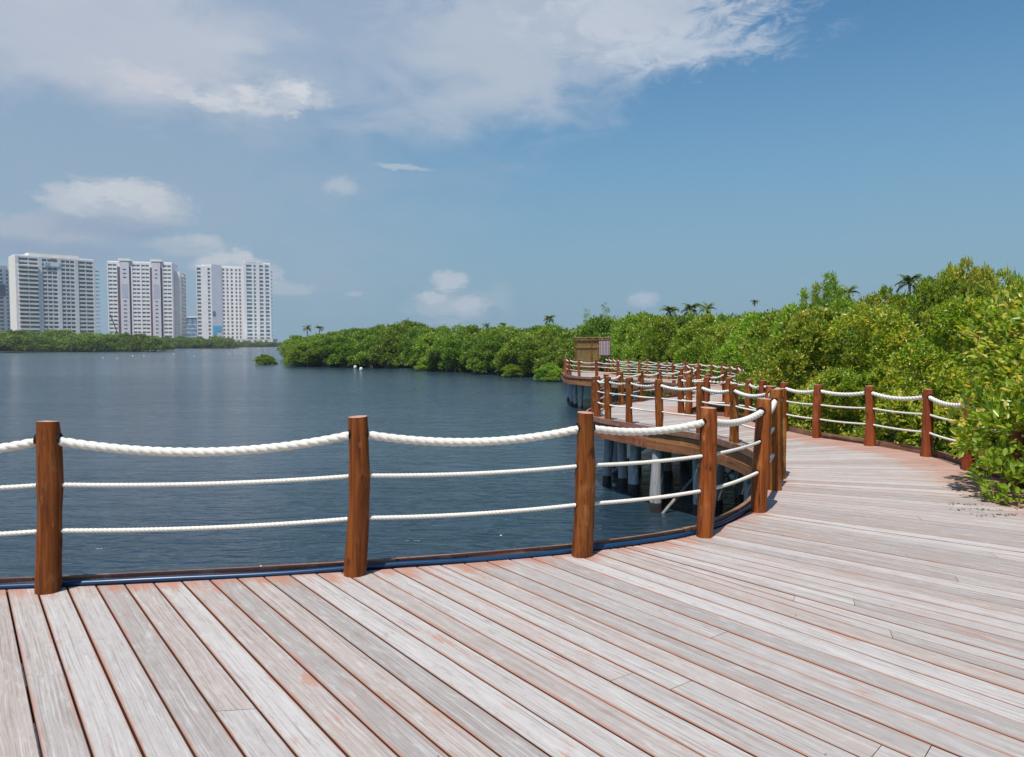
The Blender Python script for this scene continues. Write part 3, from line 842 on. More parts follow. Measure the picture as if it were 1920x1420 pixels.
def dome_lobes(w, h, n, seed, r0=.22, r1=.36, low=.12):
    """irregular mangrove outline: lobes spread over a broad dome of width w and height h standing at z=0"""
    r = random.Random(seed); out = []
    for i in range(n):
        t = r.random() ** .8; a = r.random() * 6.28
        z = h * (low + (1 - low) * t)
        prof = math.sqrt(max(0.02, 1 - (max(0, z / h - .35) / .68) ** 2))
        rr = r.uniform(r0, r1) * w * .5 * (1 - .25 * t)
        q = max(0, w / 2 * prof - rr * .7) * r.uniform(.45, 1.0)
        out.append((q * math.cos(a), q * math.sin(a), max(rr * .8, z - rr * .9), rr))
    for k in range(4):          # small crests that break the top line
        a = r.random() * 6.28; q = w * .22 * r.random()
        out.append((q * math.cos(a), q * math.sin(a), h * r.uniform(.86, .97), w * r.uniform(.05, .09)))
    return out
def stems_mesh(lobes, h, seed, base_r=.06, roots=True, n=9, twigs=0):
    r = random.Random(seed); mb = MB(); L = sorted(lobes, key=lambda l: -l[3])[:n]
    for l in L:
        b0 = Vector((r.uniform(-.25, .25), r.uniform(-.25, .25), 0)); t = Vector(l[:3])
        m1 = b0.lerp(t, .35) + Vector((r.uniform(-.2, .2), r.uniform(-.2, .2), .12 * h)); m2 = b0.lerp(t, .7) + Vector((r.uniform(-.1, .1), r.uniform(-.1, .1), .08 * h))
        mb.tube([b0, m1, m2, t, t + (t - m2) * .6], [base_r, base_r * .75, base_r * .5, base_r * .3, base_r * .12], 6)
        for k in range(twigs):
            d = Vector((r.gauss(0, 1), r.gauss(0, 1), r.gauss(.2, .8))).normalized(); e = t + d * l[3] * r.uniform(.7, 1.08)
            mm = t.lerp(e, .5) + Vector((r.uniform(-.08, .08),) * 3)
            mb.tube([t, mm, e], [base_r * .25, base_r * .16, base_r * .08], 4)
    if roots:
        for k in range(12):
            a = r.random() * 6.28; q = r.uniform(.5, 1.1) * h * .2
            p0 = Vector((math.cos(a) * .1, math.sin(a) * .1, h * r.uniform(.12, .3))); p2 = Vector((math.cos(a) * q, math.sin(a) * q, -.35))
            mb.tube([p0, p0.lerp(p2, .5) + Vector((0, 0, h * .08)), p2.lerp(p0, .12), p2], [base_r * .45, base_r * .42, base_r * .38, base_r * .35], 5)
    return mb
class Kind:
    def __init__(s, w, h, nl, tips, K, L, W, seed, m, hexleaf=False, twigs=0, base_r=.06, upb=.45, r0=.22, r1=.36, low=.12):
        s.w, s.h = w, h; lb = dome_lobes(w, h, nl, seed, r0, r1, low)
        top = max(l[2] + l[3] for l in lb); s.h = top
        s.crown = leaf_mesh('crown', lb, tips, K, L, W, seed, M[m], .02, hexleaf, upb=upb)
        s.trunk = stems_mesh(lb, h, seed, base_r, True, 9, twigs).mesh('trunk', M['bark'])
    def put(s, x, y, z, width, height, rz, label, group, name='mangrove_tree', cat='tree'):
        r = empty(name, (x, y, z), rz); r.scale = (width / s.w, width / s.w, height / s.h)
        tag(r, label, cat, group)
        link('crown', s.crown, r); link('trunk', s.trunk, r)
        return r
near = [Kind(3.9, 4.3, 46, 6500, 9, .085, .042, 11 + i, 'leafN', True, 5, .045) for i in range(3)]
mid = [Kind(4.4, 4.4, 50, 3600, 8, .15, .075, 31 + i, 'leafM', False, 3, .05) for i in range(3)]
belt = [Kind(7.0, 5.0, 60, 3000, 7, .27, .14, 51 + i, 'leafC', False, 0, .07, r0=.16, r1=.30, low=.24) for i in range(4)]
farK = [Kind(16, 8.5, 60, 1500, 6, .85, .45, 71 + i, 'leafF', False, 0, .15, r0=.16, r1=.30) for i in range(3)]

SKYLINE = [(1050, 606), (1092, 592), (1130, 574), (1185, 577), (1215, 590), (1250, 590), (1290, 590), (1340, 592), (1375, 566), (1430, 572), (1450, 582), (1480, 574), (1530, 566), (1560, 565),
           (1600, 565), (1640, 553), (1700, 541), (1740, 528), (1770, 512), (1800, 494), (1850, 493), (1872, 515), (1890, 520), (1920, 512), (2100, 490), (2400, 470)]
def skyl(px):
    if px <= SKYLINE[0][0]: return SKYLINE[0][1]
    for (a, ya), (b2, yb) in zip(SKYLINE, SKYLINE[1:]):
        if a <= px <= b2: return ya + (yb - ya) * (px - a) / (b2 - a)
    return SKYLINE[-1][1]
XB = [(-12, 5.2), (6, 5.3), (9, 5.85), (10.5, 5.85), (12.5, 5.3), (14, 5.0), (16.2, 4.8), (17.2, 5.0), (19.4, 5.9), (21, 6.8), (23, 7.5), (26, 7.95), (31, 7.9), (34, 6.9), (37, 5.4), (42, 5.2), (50, 4.8), (60, 4.6)]
def xb(y):
    for (a, xa), (b2, xb_) in zip(XB, XB[1:]):
        if a <= y <= b2: return xa + (xb_ - xa) * (y - a) / (b2 - a)
    return 5
def clearB(x, y): return min((Vector((x, y, 0)) - p).length for p in LB.P[::8])
rb = random.Random(21); placed = []
def try_tree(x, y, w, zone, minsep):
    if any((x - a) ** 2 + (y - b2) ** 2 < minsep ** 2 for a, b2 in placed): return
    if x < xb(y) + w * .40 or clearB(x, y) < w * .40: return
    placed.append((x, y))
    px = 960 + x / y * F if y > 2 else 2400
    lim = max(skyl(px + w * q / max(y, 2) * F) for q in (-.36, -.2, 0, .2, .36)) if y > 3 else 480
    if y > 3: zt = CAMH + (643 - lim - rb.uniform(-3, 6)) * y / F
    else: zt = 2.8
    nat = 3.0 + rb.uniform(-.35, .35) + max(0, y - 30) * .03
    zt = min(zt, nat); zt = max(zt, 1.9)
    z0 = WZ + .05
    if zone == 0:
        near[rb.randrange(3)].put(x, y, z0, w, zt - z0, rb.random() * 6.28, 'bushy yellow-green mangrove in the thicket hugging the right-hand rope fence', 'mangroves beside the right-hand fence')
    elif zone == 1:
        mid[rb.randrange(3)].put(x, y, z0, w, zt - z0, rb.random() * 6.28, 'bright green mangrove in the thicket behind the winding middle of the boardwalk', 'mangroves behind the winding boardwalk')
    else:
        belt[rb.randrange(4)].put(x, y, z0, w * 1.35, zt - z0, rb.random() * 6.28, 'green mangrove standing behind the wooden lookout screen', 'mangroves behind the lookout screen')
# first row follows the fence
d = LB.near((5.05, -1.0))
Bs = Curve(offset(LB.P, -1.75))
y = -2.0
while y < 44:
    w = rb.uniform(3.1, 3.8); x = xb(y) + w * .46 + rb.uniform(0, .3) + (.35 if 8 < y < 13 else 0)
    for k in range(8):
        if clearB(x, y) < w * .42: x += .2
    try_tree(x, y, w, 0 if y < 17 else 1, 1.2); y += 2.0 if y < 18 else 2.3
for k in range(1500):
    y = rb.uniform(-2, 58); x = rb.uniform(5, 10 + max(0, y) * .9)
    if x - xb(y) > 16: continue
    if y > 3 and 960 + x / y * F > 2250: continue
    zone = 0 if y < 17 else (1 if y < 42 else 2)
    w = rb.uniform(3.4, 4.4)
    try_tree(x, y, w, zone, (2.0 if y < 15 else 2.4) if x - xb(y) < 7 else 3.4)
# high crest of yellow-green leaves on the right
for (px, py, Y, w) in [(1835, 490, 14.0, 1.3), (1790, 503, 14.5, 1.2), (1905, 512, 11.0, 1.2), (1745, 530, 15.0, 1.5), (1690, 543, 17, 1.8), (1640, 555, 18, 1.8), (1590, 566, 19.5, 2.4)]:
    p = D(px, py, Y); near[rb.randrange(3)].put(p.x, p.y, WZ + .05, w * 1.25, p.z - WZ, rb.random() * 6.28, 'bushy yellow-green mangrove in the thicket hugging the right-hand rope fence', 'mangroves beside the right-hand fence')

# branch of glossy leaves hanging over the fence at the right
oh = [(5.85, 8.3, .55, .62), (5.55, 7.95, .35, .42), (5.25, 7.75, .62, .40), (5.05, 7.95, .50, .26), (5.3, 7.55, .05, .30), (5.0, 7.45, .22, .24), (4.85, 7.3, -.02, .17), (5.65, 7.4, .25, .42),
      (6.2, 8.0, 1.1, .75), (5.75, 7.7, .95, .5), (6.5, 7.6, .5, .8), (6.8, 8.6, 1.4, .9), (6.4, 9.0, .4, .7), (6.3, 9.1, .9, .6), (6.6, 9.5, 1.35, .65), (7.0, 10.2, 1.6, .7), (7.0, 9.4, 1.5, .7), (6.55, 8.8, 1.15, .65), (7.2, 10.0, .9, .9), (5.35, 8.25, .78, .32), (6.1, 7.2, .8, .5)]
ovh = tag(empty('mangrove_tree', (6.9, 8.3, WZ)), 'glossy-leaved mangrove whose branch spills over the right-hand fence onto the deck', 'tree')
rel = [(a - 6.9, b2 - 8.3, c_ - WZ, r) for a, b2, c_, r in oh]
link('crown', leaf_mesh('crown', rel, 2500, 8, .112, .052, 5, M['leafN'], WZ * -1 + .03, True, spread=.8, upb=.25, shell=.45), ovh)
stems_mesh(rel, 2.5, 5, .05, True, 14, 6).build('trunk', M['bark'], ovh)

# central belt along the water
shore = catmull([(4.9, 63), (1.0, 69), (-2.4, 74.5), (-6, 79), (-10, 86.5), (-15, 92), (-20, 95), (-27.8, 98), (-31.4, 106), (-37.2, 125), (-44.6, 150)], .5)
SC = Curve(shore)
BELT = [(505, 640), (520, 628), (560, 625), (600, 628), (640, 620), (700, 614), (740, 606), (770, 602), (800, 612), (850, 613), (900, 611), (940, 612), (980, 609), (1050, 613), (1100, 607)]
def beltl(px):
    for (a, ya), (b2, yb) in zip(BELT, BELT[1:]):
        if a <= px <= b2: return ya + (yb - ya) * (px - a) / (b2 - a)
    return 628 if px < 505 else 600
for row, (off_, sp, lw) in enumerate([(1.6, 3.6, 6.2), (5.5, 4.2, 7.0), (10.5, 5.0, 8.0)]):
    RC = Curve(offset(SC.P, -off_)); d = .5
    while d < RC.L:
        p = RC.at(d); px = 960 + p.x / p.y * F
        hi = CAMH + (643 - beltl(px)) * p.y / F
        zt = hi * (rb.uniform(.62, .86) if row == 0 else rb.uniform(.86, 1.0) if row == 1 else rb.uniform(.92, 1.04))
        if zt < 1.2: zt = 1.5
        lb = ['rounded green mangrove at the water edge of the low wooded point across the lagoon', 'green mangrove in the body of the low wooded point across the lagoon', 'green mangrove in the body of the low wooded point across the lagoon'][row]
        belt[rb.randrange(4)].put(p.x + rb.uniform(-.8, .8), p.y + rb.uniform(-.8, .8), WZ, lw * rb.uniform(.85, 1.15), zt - WZ, rb.random() * 6.28, lb, ['mangroves at the edge of the point', 'mangroves on the point', 'mangroves on the point'][row])
        d += sp * (1 + max(0, d - 45) * .01)
# low bright shrubs hanging to the water near the lookout
for (px, py, Y, w, h) in [(1030, 716, 60.5, 2.6, 1.5), (960, 708, 66, 2.4, 1.2), (800, 696, 85, 3, 1.7)]:
    p = G(px, py, WZ); mid[0].put(p.x, p.y + .6, WZ, w, h, 1.0 + px, 'low pale green mangrove shoot at the foot of the wooded point', 'low shoots on the shoreline', 'mangrove_shrub', 'shrub')
p = G(491, 684, WZ)
belt[1].put(p.x, p.y + 1.5, WZ - .3, 3.9, 1.75, 2.0, 'small round mangrove bush standing alone in the open water', None, 'mangrove_shrub', 'shrub')

# far left shore
for (x0, y0, x1, y1, n, topa, topb, row) in [(-900, 660, -560, 661, 0, 0, 0, 0)]: pass
def far_row(pa, pb, ya, yb, n, ta, tb, w, zone):
    for k in range(n):
        t = (k + .5) / n + rb.uniform(-.3, .3) / n; px = pa + (pb - pa) * t; Y = ya + (yb - ya) * t
        top = ta + (tb - ta) * t + rb.uniform(-1.5, 3.0)
        x = (px - 960) / F * Y; zt = CAMH + (643 - top) * Y / F
        lb, gr = zone
        farK[rb.randrange(3)].put(x, Y, WZ, w * rb.uniform(.8, 1.2), zt - WZ, rb.random() * 6.28, lb, gr)
Zl = ('green mangrove in the far belt below the white towers, at left', 'mangroves of the near left belt')
Zr = ('dark green mangrove in the far belt that ends below the twin-height tower', 'mangroves of the far middle belt')
far_row(-160, 300, 248, 272, 13, 628, 632, 13, Zl)
far_row(-160, 290, 262, 290, 13, 617, 628, 15, Zl)
far_row(-160, 230, 285, 310, 10, 613, 624, 17, Zl)
far_row(195, 440, 415, 430, 13, 634, 637, 13, Zr)
far_row(195, 435, 432, 450, 11, 627, 633, 16, Zr)
far_row(440, 600, 590, 600, 12, 640, 641, 13, ('dull dark mangrove in the thin strip at the foot of the twin-height tower', 'mangroves of the distant strip'))

# palms
def palm_mesh(n, L, seed):
    n += 6; r = random.Random(seed); mb = MB()
    for k in range(n):
        a = 6.28 * k / n + r.uniform(-.25, .25); el = r.uniform(.15, 1.5); ln = L * r.uniform(.8, 1.1)
        d = Vector((math.cos(a), math.sin(a), 0)); p = Vector((0, 0, 0)); pts = [p.copy()]; e = el
        for i in range(8):
            p = p + (d * math.cos(e) + Vector((0, 0, math.sin(e)))) * ln / 8; e -= .13 + .03 * i; pts.append(p.copy())
        sd_ = Vector((-d.y, d.x, 0))
        for i in range(1, 9):
            for j in (0, .5):
                q = pts[i-1].lerp(pts[i], j); w = ln * .26 * math.sin(math.pi * min(1, (i + j) / 9.5)) + .1
                t = (pts[i] - pts[i-1]).normalized()
                for s in (-1, 1):
                    tip = q + sd_ * s * w * .8 + t * w * .6 + Vector((0, 0, -w * r.uniform(.25, .6)))
                    mb.add([tuple(q - t * ln * .02), tuple(q + t * ln * .075), tuple(tip)], [(0, 1, 2)])
    return mb
palm_c = [palm_mesh(16, 2.6, s).mesh('crown', M['palm']) for s in (1, 2, 3)]
def palm(px, py, Y, size, k, label, group=None, lean=0.0):
    p = D(px, py, Y); H = p.z - WZ
    r = empty('palm_tree', (p.x, p.y, WZ)); tag(r, label, 'palm', group)
    c_ = link('crown', palm_c[k], r); c_.location = (lean, 0, H - size * .55); c_.scale = (size / 2.6,) * 3
    mb = MB(); mb.tube([(0, 0, 0), (lean * .3, 0, H * .5), (lean, 0, H - size * .55)], [.2, .14, .11], 8); mb.build('trunk', M['bark'], r)
palm(1706, 516, 62, 1.35, 0, 'palm with upright fronds rising just left of the highest mangroves')
palm(1590, 536, 80, 1.5, 1, 'dark palm beside the upright feathery trees')
palm(1256, 574, 110, 1.7, 2, 'palm behind the mangroves, leftmost of the palms above the fence bend')
palm(1296, 570, 112, 2.0, 0, 'shaggy palm in the middle of the three above the fence bend')
palm(1326, 568, 114, 1.8, 1, 'palm at the right of the three above the fence bend')
palm(1415, 562, 120, .9, 2, 'small palm tip poking over the mangroves right of the palm trio')
palm(1030, 592, 130, 1.5, 0, 'lone small palm above the wooded point left of the lookout screen')
palm(576, 610, 190, 1.6, 1, 'thin distant palm at the left end of the wooded point, left of a pair')
palm(599, 611, 190, 1.5, 2, 'thin distant palm at the left end of the wooded point, right of a pair')
palm(912, 606, 140, 1.1, 1, 'tiny palm barely topping the middle of the wooded point')
palm(943, 605, 140, 1.0, 2, 'tiny palm tip just left of the lone small palm')
# upright feathery trees
def spire(px, py, Y, w, label, group, dark=False):
    p = D(px, py, Y); H = p.z - WZ; r = random.Random(px)
    lb = []
    for i in range(46):
        t = .30 + .70 * i / 45; rr = w * .22 * (1.25 - t) + .05; q = w * .55 * (1.04 - t) ** .8 * r.random() ** .5; a = r.random() * 6.28
        lb.append((q * math.cos(a), q * math.sin(a), H * t - rr * .6 + r.uniform(-.1, .1) * (i < 44), rr))
    e = empty('feathery_tree', (p.x, p.y, WZ)); tag(e, label, 'tree', group)
    link('crown', leaf_mesh('crown', lb, 1300, 6, .13, .028, px, M['leafM'], .1, upb=1.6, spread=.5, shell=.3), e)
    mb = MB(); mb.tube([(0, 0, 0), (0, 0, H * .5), (0, 0, H * .96)], [.09, .06, .02], 6); mb.build('trunk', M['bark'], e)
gf = 'upright feathery trees over the thicket'
spire(1549, 519, 26, .55, 'tallest left spire of the upright feathery trees above the thicket', gf)
spire(1563, 517, 26.5, .5, 'right-hand tall spire of the upright feathery trees above the thicket', gf)
spire(1530, 538, 25.5, .5, 'shorter feathery spire left of the two tall ones', gf)
spire(1508, 548, 25, .5, 'low feathery spire, leftmost of the upright group', gf)
spire(1574, 545, 27, .55, 'low feathery spire between the tall spires and the dark palm', gf)
spire(1135, 569, 58, 2.2, 'pointed leafy tree rising behind the lookout screen', None)
spire(1100, 582, 60, 2.0, 'shorter pointed tree just left of the one behind the lookout screen', None)

# ------------------------------------------------------------------ lookout screen at the end
ls = empty('lookout_screen', (0, 0, 0)); tag(ls, 'brown reed lookout screen with a pale slatted panel at the far end of the boardwalk', 'screen')
m, b, p_ = mat('reed'); tc = b.n('ShaderNodeTexCoord')
n_ = b.noise(b.scale(tc.outputs['Object'], (60, 60, 2)), 1.0, 4, .6); n2 = b.noise(b.scale(tc.outputs['Object'], (6, 6, 4)), 1.0, 4, .6)
b.put(p_.inputs['Base Color'], b.mix(b.smooth(n2, .35, .65), b.mix(n_, c4(.13, .065, .02), c4(.30, .16, .06)), b.mix(n_, c4(.13, .10, .03), c4(.30, .24, .08)))); p_.inputs['Roughness'].default_value = .8
M['reed'] = m
pl, pr_ = D(1079, 640, 40.3), D(1144, 640, 40.3); zt = D(1079, 634, 40.3).z
W_ = pr_.x - pl.x; ls.location = (pl.x, 40.3, 0)
mb = MB(); r = random.Random(3)
x = .03
while x < W_ - .62:
    w = r.uniform(.018, .03); mb.box(x, x + w, .02, .02 + r.uniform(.02, .04), .05, zt - .12 + r.uniform(-.02, .01)); x += w + r.uniform(.002, .014)
mb.build('reed_panel', M['reed'], ls)
for x in (0, W_ * .47, W_ - .62, W_ - .05):
    mb = MB(); mb.box(x - .03, x + .03, -.03, .019, 0, zt); mb.build('upright', M['postred'], ls)
for z in (zt - .10, zt - .46, .35):
    mb = MB(); mb.box(-.04, W_ + .02, -.055, -.032, z - .03, z + .03); mb.build('rail', M['fascia'], ls)
mb = MB(); mb.box(-.08, W_ + .06, -.08, .12, zt + .002, zt + .05); mb.build('cap', M['joist'], ls)
mb = MB()
for k in range(7): mb.box(W_ - .58 + k * .082, W_ - .58 + k * .082 + .045, -.085, -.058, zt - .92, zt - .16)
mb.build('slat_panel', simple('pale_slats', c4(.50, .42, .47), .7), ls)
mb = MB(); mb.box(W_ - .60, W_ + .02, -.03, -.012, zt - .95, zt - .13); mb.build('backing_board', simple('slat_back', c4(.16, .08, .09), .8), ls)

# ------------------------------------------------------------------ buoys and floating specks
buoy_m = simple('buoy_white', c4(.62, .62, .60), .6)
def buoy(px, py, size, label, group, tall=1.3):
    g = G(px, py, WZ); mb = MB(); pts = []; rad = []
    for i in range(9):
        t = i / 8 * math.pi; pts.append((0, 0, size * tall * (1 - math.cos(t)) - size * .35)); rad.append(max(.002, size * math.sin(t) ** .8))
    mb.tube(pts, rad, 12); o = mb.build('buoy', buoy_m); o.location = g; tag(o, label, 'buoy', group)
buoy(666, 692, .20, 'white oval buoy afloat before the wooded point, left of two', 'white buoys off the wooded point')
buoy(677, 696, .20, 'white oval buoy afloat before the wooded point, right of two', 'white buoys off the wooded point')
for (px, py, s) in [(193, 673, .30), (220, 673, .24), (249, 669, .34), (270, 669, .30), (326, 665, .3), (352, 661, .34), (364, 669, .26), (382, 659, .3), (394, 659, .3), (441, 658, .45), (430, 664, .3), (452, 664, .3)]:
    buoy(px, py, s * .55, 'tiny white buoy among those strewn over the distant water at left', 'tiny buoys on the distant water', 1.0)
gp = G(444, 652.5, WZ + .3)

# ------------------------------------------------------------------ towers
def conc(name, col, var=.05): return simple(name, col, .75, var, .25, .3)
M['tw'] = conc('tower_white', c4(.84, .80, .79)); M['tc'] = conc('tower_cream', c4(.86, .80, .72)); M['tg'] = conc('tower_grey', c4(.66, .62, .66))
M['tbrown'] = conc('tower_brown', c4(.11, .06, .065)); M['tpanel'] = conc('tower_panel', c4(.46, .48, .56))
def glass(name, col):
    m, b, p = mat(name); oi = b.n('ShaderNodeObjectInfo')
    geo = b.n('ShaderNodeNewGeometry'); n = b.noise(geo.outputs['Position'], .35, 2, .5)
    c = b.mix(b.smooth(n, .35, .65), tuple(x * .6 for x in col[:3]) + (1,), tuple(x * 1.5 for x in col[:3]) + (1,))
    hs = b.n('ShaderNodeHueSaturation'); b.put(hs.inputs['Color'], c); b.put(hs.inputs['Value'], b.m('ADD', .6, b.m('MULTIPLY', oi.outputs['Random'], .9)))
    b.put(p.inputs['Base Color'], hs.outputs[0]); p.inputs['Roughness'].default_value = .12; p.inputs['Specular IOR Level'].default_value = .6
    return m
M['gg'] = glass('window_green', c4(.10, .135, .13)); M['gd'] = glass('window_dark', c4(.09, .105, .11)); M['gb'] = glass('window_blue', c4(.10, .17, .21)); M['gt'] = glass('glass_block', c4(.13, .21, .30))

def tower(label, pl, pr, yl, yr, depth, ztop, fh, bays, mats, extra=None, skip_low=3, rim=.45, winh=.52, maxwin=100, recess=1.3, slabs=True, name='apartment_tower'):
    """front face from pixel column pl at distance yl to pr at yr; bays: (f0, f1, panes) fractions with windows"""
    A = Vector(((pl - 960) / F * yl, yl, 0)); B = Vector(((pr - 960) / F * yr, yr, 0))
    W = (B - A).length; rz = math.atan2(B.y - A.y, B.x - A.x)
    root = empty(name, (A.x, A.y, WZ + .3), rz); tag(root, label, 'building')
    H = ztop - WZ - .3; nf = int(H / fh); wall, gm = mats
    mb = MB(); mb.box(0, W, recess, depth, 0, H - .2)
    # piers between bays
    x = 0.0
    for (f0, f1, n) in bays:
        if f0 * W - x > .05: mb.box(x, f0 * W, 0, recess - .003, 0, H)
        x = f1 * W
    if W - x > .05: mb.box(x, W, 0, recess - .003, 0, H)
    mb.box(-.1, W + .1, recess + .4, depth + .1, H - .2, H + .9)
    # spandrel / balcony fronts
    for (f0, f1, n) in bays:
        for k in range(nf + 1):
            zt_ = H - k * fh; lo = zt_ - fh * (1 - winh)
            if lo < 0: lo = 0
            mb.box(f0 * W + .002, f1 * W - .002, .25, recess - .004, lo, zt_ - .01)
            for j in range(1, n):
                xx = f0 * W + (f1 - f0) * W * j / n
                mb.box(xx - rim * .5, xx + rim * .5, .30, recess - .005, lo - fh * winh, lo - .002)
    mb.build('wall', wall, root)
    # windows
    allw = []
    for k in range(nf):
        zt_ = H - k * fh - fh * (1 - winh)
        for bi, (f0, f1, n) in enumerate(bays): allw.append((f0 * W + .03, f1 * W - .03, zt_ - fh * winh + .01, zt_ - .01))
    for i, (x0, x1, z0, z1) in enumerate(allw[:maxwin]):
        mb = MB(); mb.box(x0, x1, recess - .45, recess - .008, z0, z1); mb.build('window', gm, root)
    if len(allw) > maxwin:
        mb = MB()
        for (x0, x1, z0, z1) in allw[maxwin:]: mb.box(x0, x1, recess - .45, recess - .008, z0, z1)
        o = mb.build('window', gm, root); o['kind'] = 'stuff'
    if extra: extra(root, W, H, depth, fh, nf)
    return root
def zpx(py, Y): return CAMH + (643 - py) * Y / F
def part(root, name, m_, x0, x1, y0, y1, z0, z1):
    mb = MB(); mb.box(x0, x1, y0, y1, z0, z1); return mb.build(name, m_, root)
def ex1(r, W, H, dp, fh, nf):
    part(r, 'roof_parapet', M['tc'], W * .16, W * .80, 2.5, dp, H + .95, H + 2.6)
    part(r, 'banner', simple('banner_white', c4(.85, .86, .86), .6), W * .34, W * .53, -.35, -.05, H - 2 * fh - .4, H - fh - .2)
    part(r, 'banner', simple('banner_blue', c4(.30, .52, .72), .6), W * .35, W * .41, -.45, -.36, H - 2 * fh - .2, H - fh - .6)
    part(r, 'roof_panel', simple('roof_panel_brown', c4(.30, .17, .13), .7), W * .42, W * .50, -.35, -.05, H - fh + .3, H - .6)
    for k in range(nf - 2):
        z = H - (k + 2) * fh - fh * .55; part(r, 'balcony', M['tw'], W + .003, W + 3.6, 3, 10, z, z + .35)
    for k in range(2, nf):
        z = H - k * fh - fh * .5; part(r, 'balcony', M['tc'], W * .02, W * .26, -1.0, .24, z, z + 1.0)
    part(r, 'side_wall', M['tc'], -.5, -.12, .6, dp - 1, 0, H + .4)
tower('wide white apartment tower with continuous balconies, second building from the left', 36, 183, 500, 533, 22, zpx(480, 500), 2.83,
      [(.03, .265, 2), (.315, .505, 3), (.555, .725, 3), (.775, .97, 2)], (M['tw'], M['gg']), ex1, winh=.56, recess=2.2)
def ex2(r, W, H, dp, fh, nf):
    for f0, f1 in ((.155, .20), (.338, .362), (.655, .69), (.82, .848)): part(r, 'dark_strip', M['tbrown'], W * f0, W * f1, -.25, .3, 0, H - 1.2 * fh)
    for f0, f1 in ((.20, .338), (.69, .82)):
        part(r, 'shaft', M['tg'], W * f0 + .05, W * f1 - .05, -1.2, -.02, 0, H + .6)
        part(r, 'glazed_band', M['tpanel'], W * (f0 + .02), W * (f1 - .02), -1.32, -1.205, H - 9 * fh, H - 5.5 * fh)
        part(r, 'shaft_crown', M['tc'], W * (f0 - .02), W * (f1 + .03), -1.6, 6, H + .95, H + 2.9)
        for k in range(2, nf):
            part(r, 'shaft_window', M['gd'], W * (f0 + .045), W * (f1 - .045), -1.34, -1.215, H - k * fh, H - k * fh + .9) if not (5 <= k <= 9) else None
    part(r, 'side_wing', M['tw'], W + .15, W + 4.5, 9, dp + 12, 0, H - 6)
    for k in range(2, nf): part(r, 'balcony', M['tc'], W + 4.503, W + 7.0, 14, 24, H - (k + 1) * fh, H - (k + 1) * fh + 1.0)
tower('white tower with two pale shafts edged in dark brown strips, third building from the left', 205, 326, 620, 633, 30, zpx(492, 620), 3.27,
      [(.015, .145, 2), (.385, .50, 2), (.525, .64, 2), (.86, .985, 2)], (M['tw'], M['gg']), ex2, winh=.44, recess=1.0)
def ex3(r, W, H, dp, fh, nf):
    part(r, 'blank_panel', M['tpanel'], W * .315, W * .525, -.5, -.02, 0, H + 1.8)
    blue = simple('banner_teal', c4(.06, .36, .58), .6)
    part(r, 'banner', blue, W * .33, W * .51, -.75, -.52, 12.5, 17.5); part(r, 'banner', blue, W * .33, W * .40, -.75, -.52, 9.0, 12.49)
    part(r, 'banner', M['gb'], W * .33, W * .39, -.75, -.52, 26, 30)
    part(r, 'roof_parapet', M['tw'], W * .12, W * .5, 1.5, 14, H + .95, H + 2.6)
bays3 = [(.01, .09, 1), (.235, .285, 1), (.545, .59, 1), (.635, .675, 1), (.725, .77, 1), (.825, .865, 1), (.905, .94, 1), (.965, .995, 1)]
tower('white tower wing with a tall blank grey-blue panel and teal patches near its foot', 371.5, 459, 640, 655, 22, zpx(500, 640), 3.24, bays3, (M['tw'], M['gd']), ex3, winh=.58, recess=.8)
def ex4(r, W, H, dp, fh, nf):
    part(r, 'roof_parapet', M['tw'], W * .05, W * .68, .8, 14, H + .95, H + 2.2)
    for k in range(2, nf): part(r, 'balcony', M['tw'], W + .003, W + 1.6, 2, 9, H - k * fh, H - k * fh + .5)
tower('taller white block with blue-green windows joined to the right of the panelled tower wing', 459.5, 510, 632, 641, 22, zpx(494.5, 632), 3.22,
      [(.10, .30, 1), (.37, .45, 1), (.58, .72, 1), (.80, .94, 1)], (M['tw'], M['gb']), ex4, winh=.62, recess=.9)
def ex0(r, W, H, dp, fh, nf):
    part(r, 'dark_band', simple('tower_dark_blue', c4(.08, .11, .17), .5), 0, W * .80, -1.2, -.05, H - 7.2 * fh, H - 4.2 * fh)
    part(r, 'roof_frame', M['tg'], W * .1, W * .9, 1, 10, H + .95, H + 1.9)
tower('pale tower with a dark blue band, cut by the left picture edge', -45, 27.5, 600, 628, 26, zpx(499, 600), 3.2,
      [(.02, .20, 2), (.26, .48, 2), (.54, .76, 2), (.84, .90, 1)], (M['tw'], M['gd']), ex0, winh=.6)
lowb = empty('glass_building', ((343 - 960) / F * 800, 800, 0)); tag(lowb, 'low blue glass building between the third and fourth white towers', 'building')
Wb = 29 / F * 800; Hb = zpx(594, 800)
part(lowb, 'wall', M['gt'], 0, Wb + 8, 0, 20, 0, Hb - 1.2); part(lowb, 'roof', M['tw'], -.6, Wb + 9, -.8, 21, Hb - 1.19, Hb + .1)
for k in range(5): part(lowb, 'floor_band', M['tg'], -.2, Wb + 8.2, -.25, -.01, 3 + k * 4.4, 3.7 + k * 4.4)
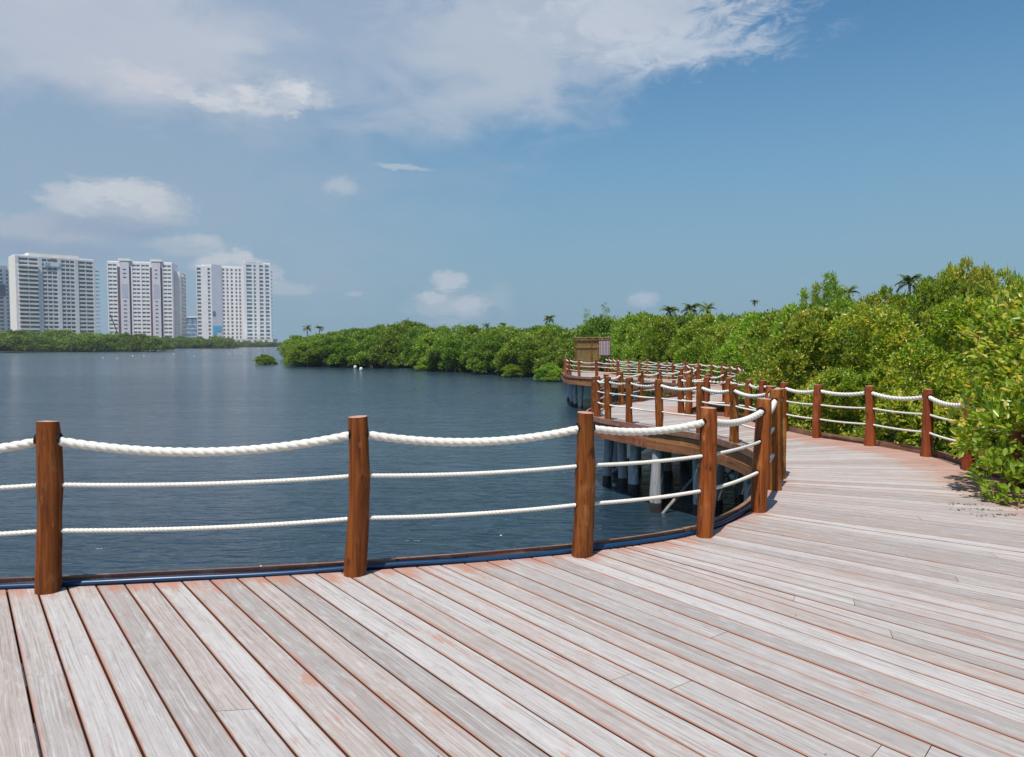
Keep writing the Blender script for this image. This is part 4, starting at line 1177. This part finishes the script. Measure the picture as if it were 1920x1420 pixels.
# low podiums and site buildings in front of the towers
for (pa, pb, top, bot, Y, lab) in [(420, 512, 637, 645, 615, 'low white podium at the foot of the twin-height tower')]:
    x0, x1 = (pa - 960) / F * Y, (pb - 960) / F * Y; o = empty('podium', (x0, Y, 0)); tag(o, lab, 'building')
    part(o, 'wall', M['tw'], 0, x1 - x0, 0, 12, WZ, zpx(top, Y)); part(o, 'roof_edge', M['tc'], -.3, x1 - x0 + .3, -.3, 12.3, zpx(top, Y) + .002, zpx(top, Y) + .5)
    for k in range(8): part(o, 'opening', M['gd'], 2 + k * (x1 - x0 - 4) / 8, 2 + (k + .55) * (x1 - x0 - 4) / 8, -.12, -.01, zpx(top, Y) - 2.6, zpx(top, Y) - .8)
# small crawler crane boom before the brown-striped tower
cr = empty('crane', ((222 - 960) / F * 560, 560, 0)); tag(cr, 'dark slanting crane boom in front of the brown-striped tower', 'crane')
tipx = (209 - 222) / F * 560; tz = zpx(590, 560); bz = zpx(626, 560)
mb = MB(); mb.tube([(0, 0, bz), (tipx, 0, tz)], .38, 4, smooth=False)
mb.build('boom', simple('crane_dark', c4(.05, .05, .05), .6), cr)
part(cr, 'cab', simple('crane_body', c4(.10, .09, .06), .6), -1.5, 2.5, -1.5, 1.5, bz - 8, bz - .5)

# ------------------------------------------------------------------ thin sea haze
mb = MB(); mb.box(-1500, 600, -60, 1300, WZ - 4.5, 110)
hm = bpy.data.materials.new('haze'); hm.use_nodes = True; hn = hm.node_tree; hn.nodes.clear()
ho = hn.nodes.new('ShaderNodeOutputMaterial'); hv = hn.nodes.new('ShaderNodeVolumePrincipled')
hv.inputs['Color'].default_value = c4(.80, .88, .95); hv.inputs['Density'].default_value = HAZE; hv.inputs['Anisotropy'].default_value = .2
hn.links.new(hv.outputs[0], ho.inputs['Volume'])
tag(mb.build('haze', hm), kind='stuff')
# ------------------------------------------------------------------ render prefs
cy = scene.cycles
cy.max_bounces = 6; cy.diffuse_bounces = 3; cy.glossy_bounces = 3; cy.transmission_bounces = 3; cy.transparent_max_bounces = 6
cy.caustics_reflective = False; cy.caustics_refractive = False
print('objects', len(bpy.data.objects), 'deck faces', len(dk.f))
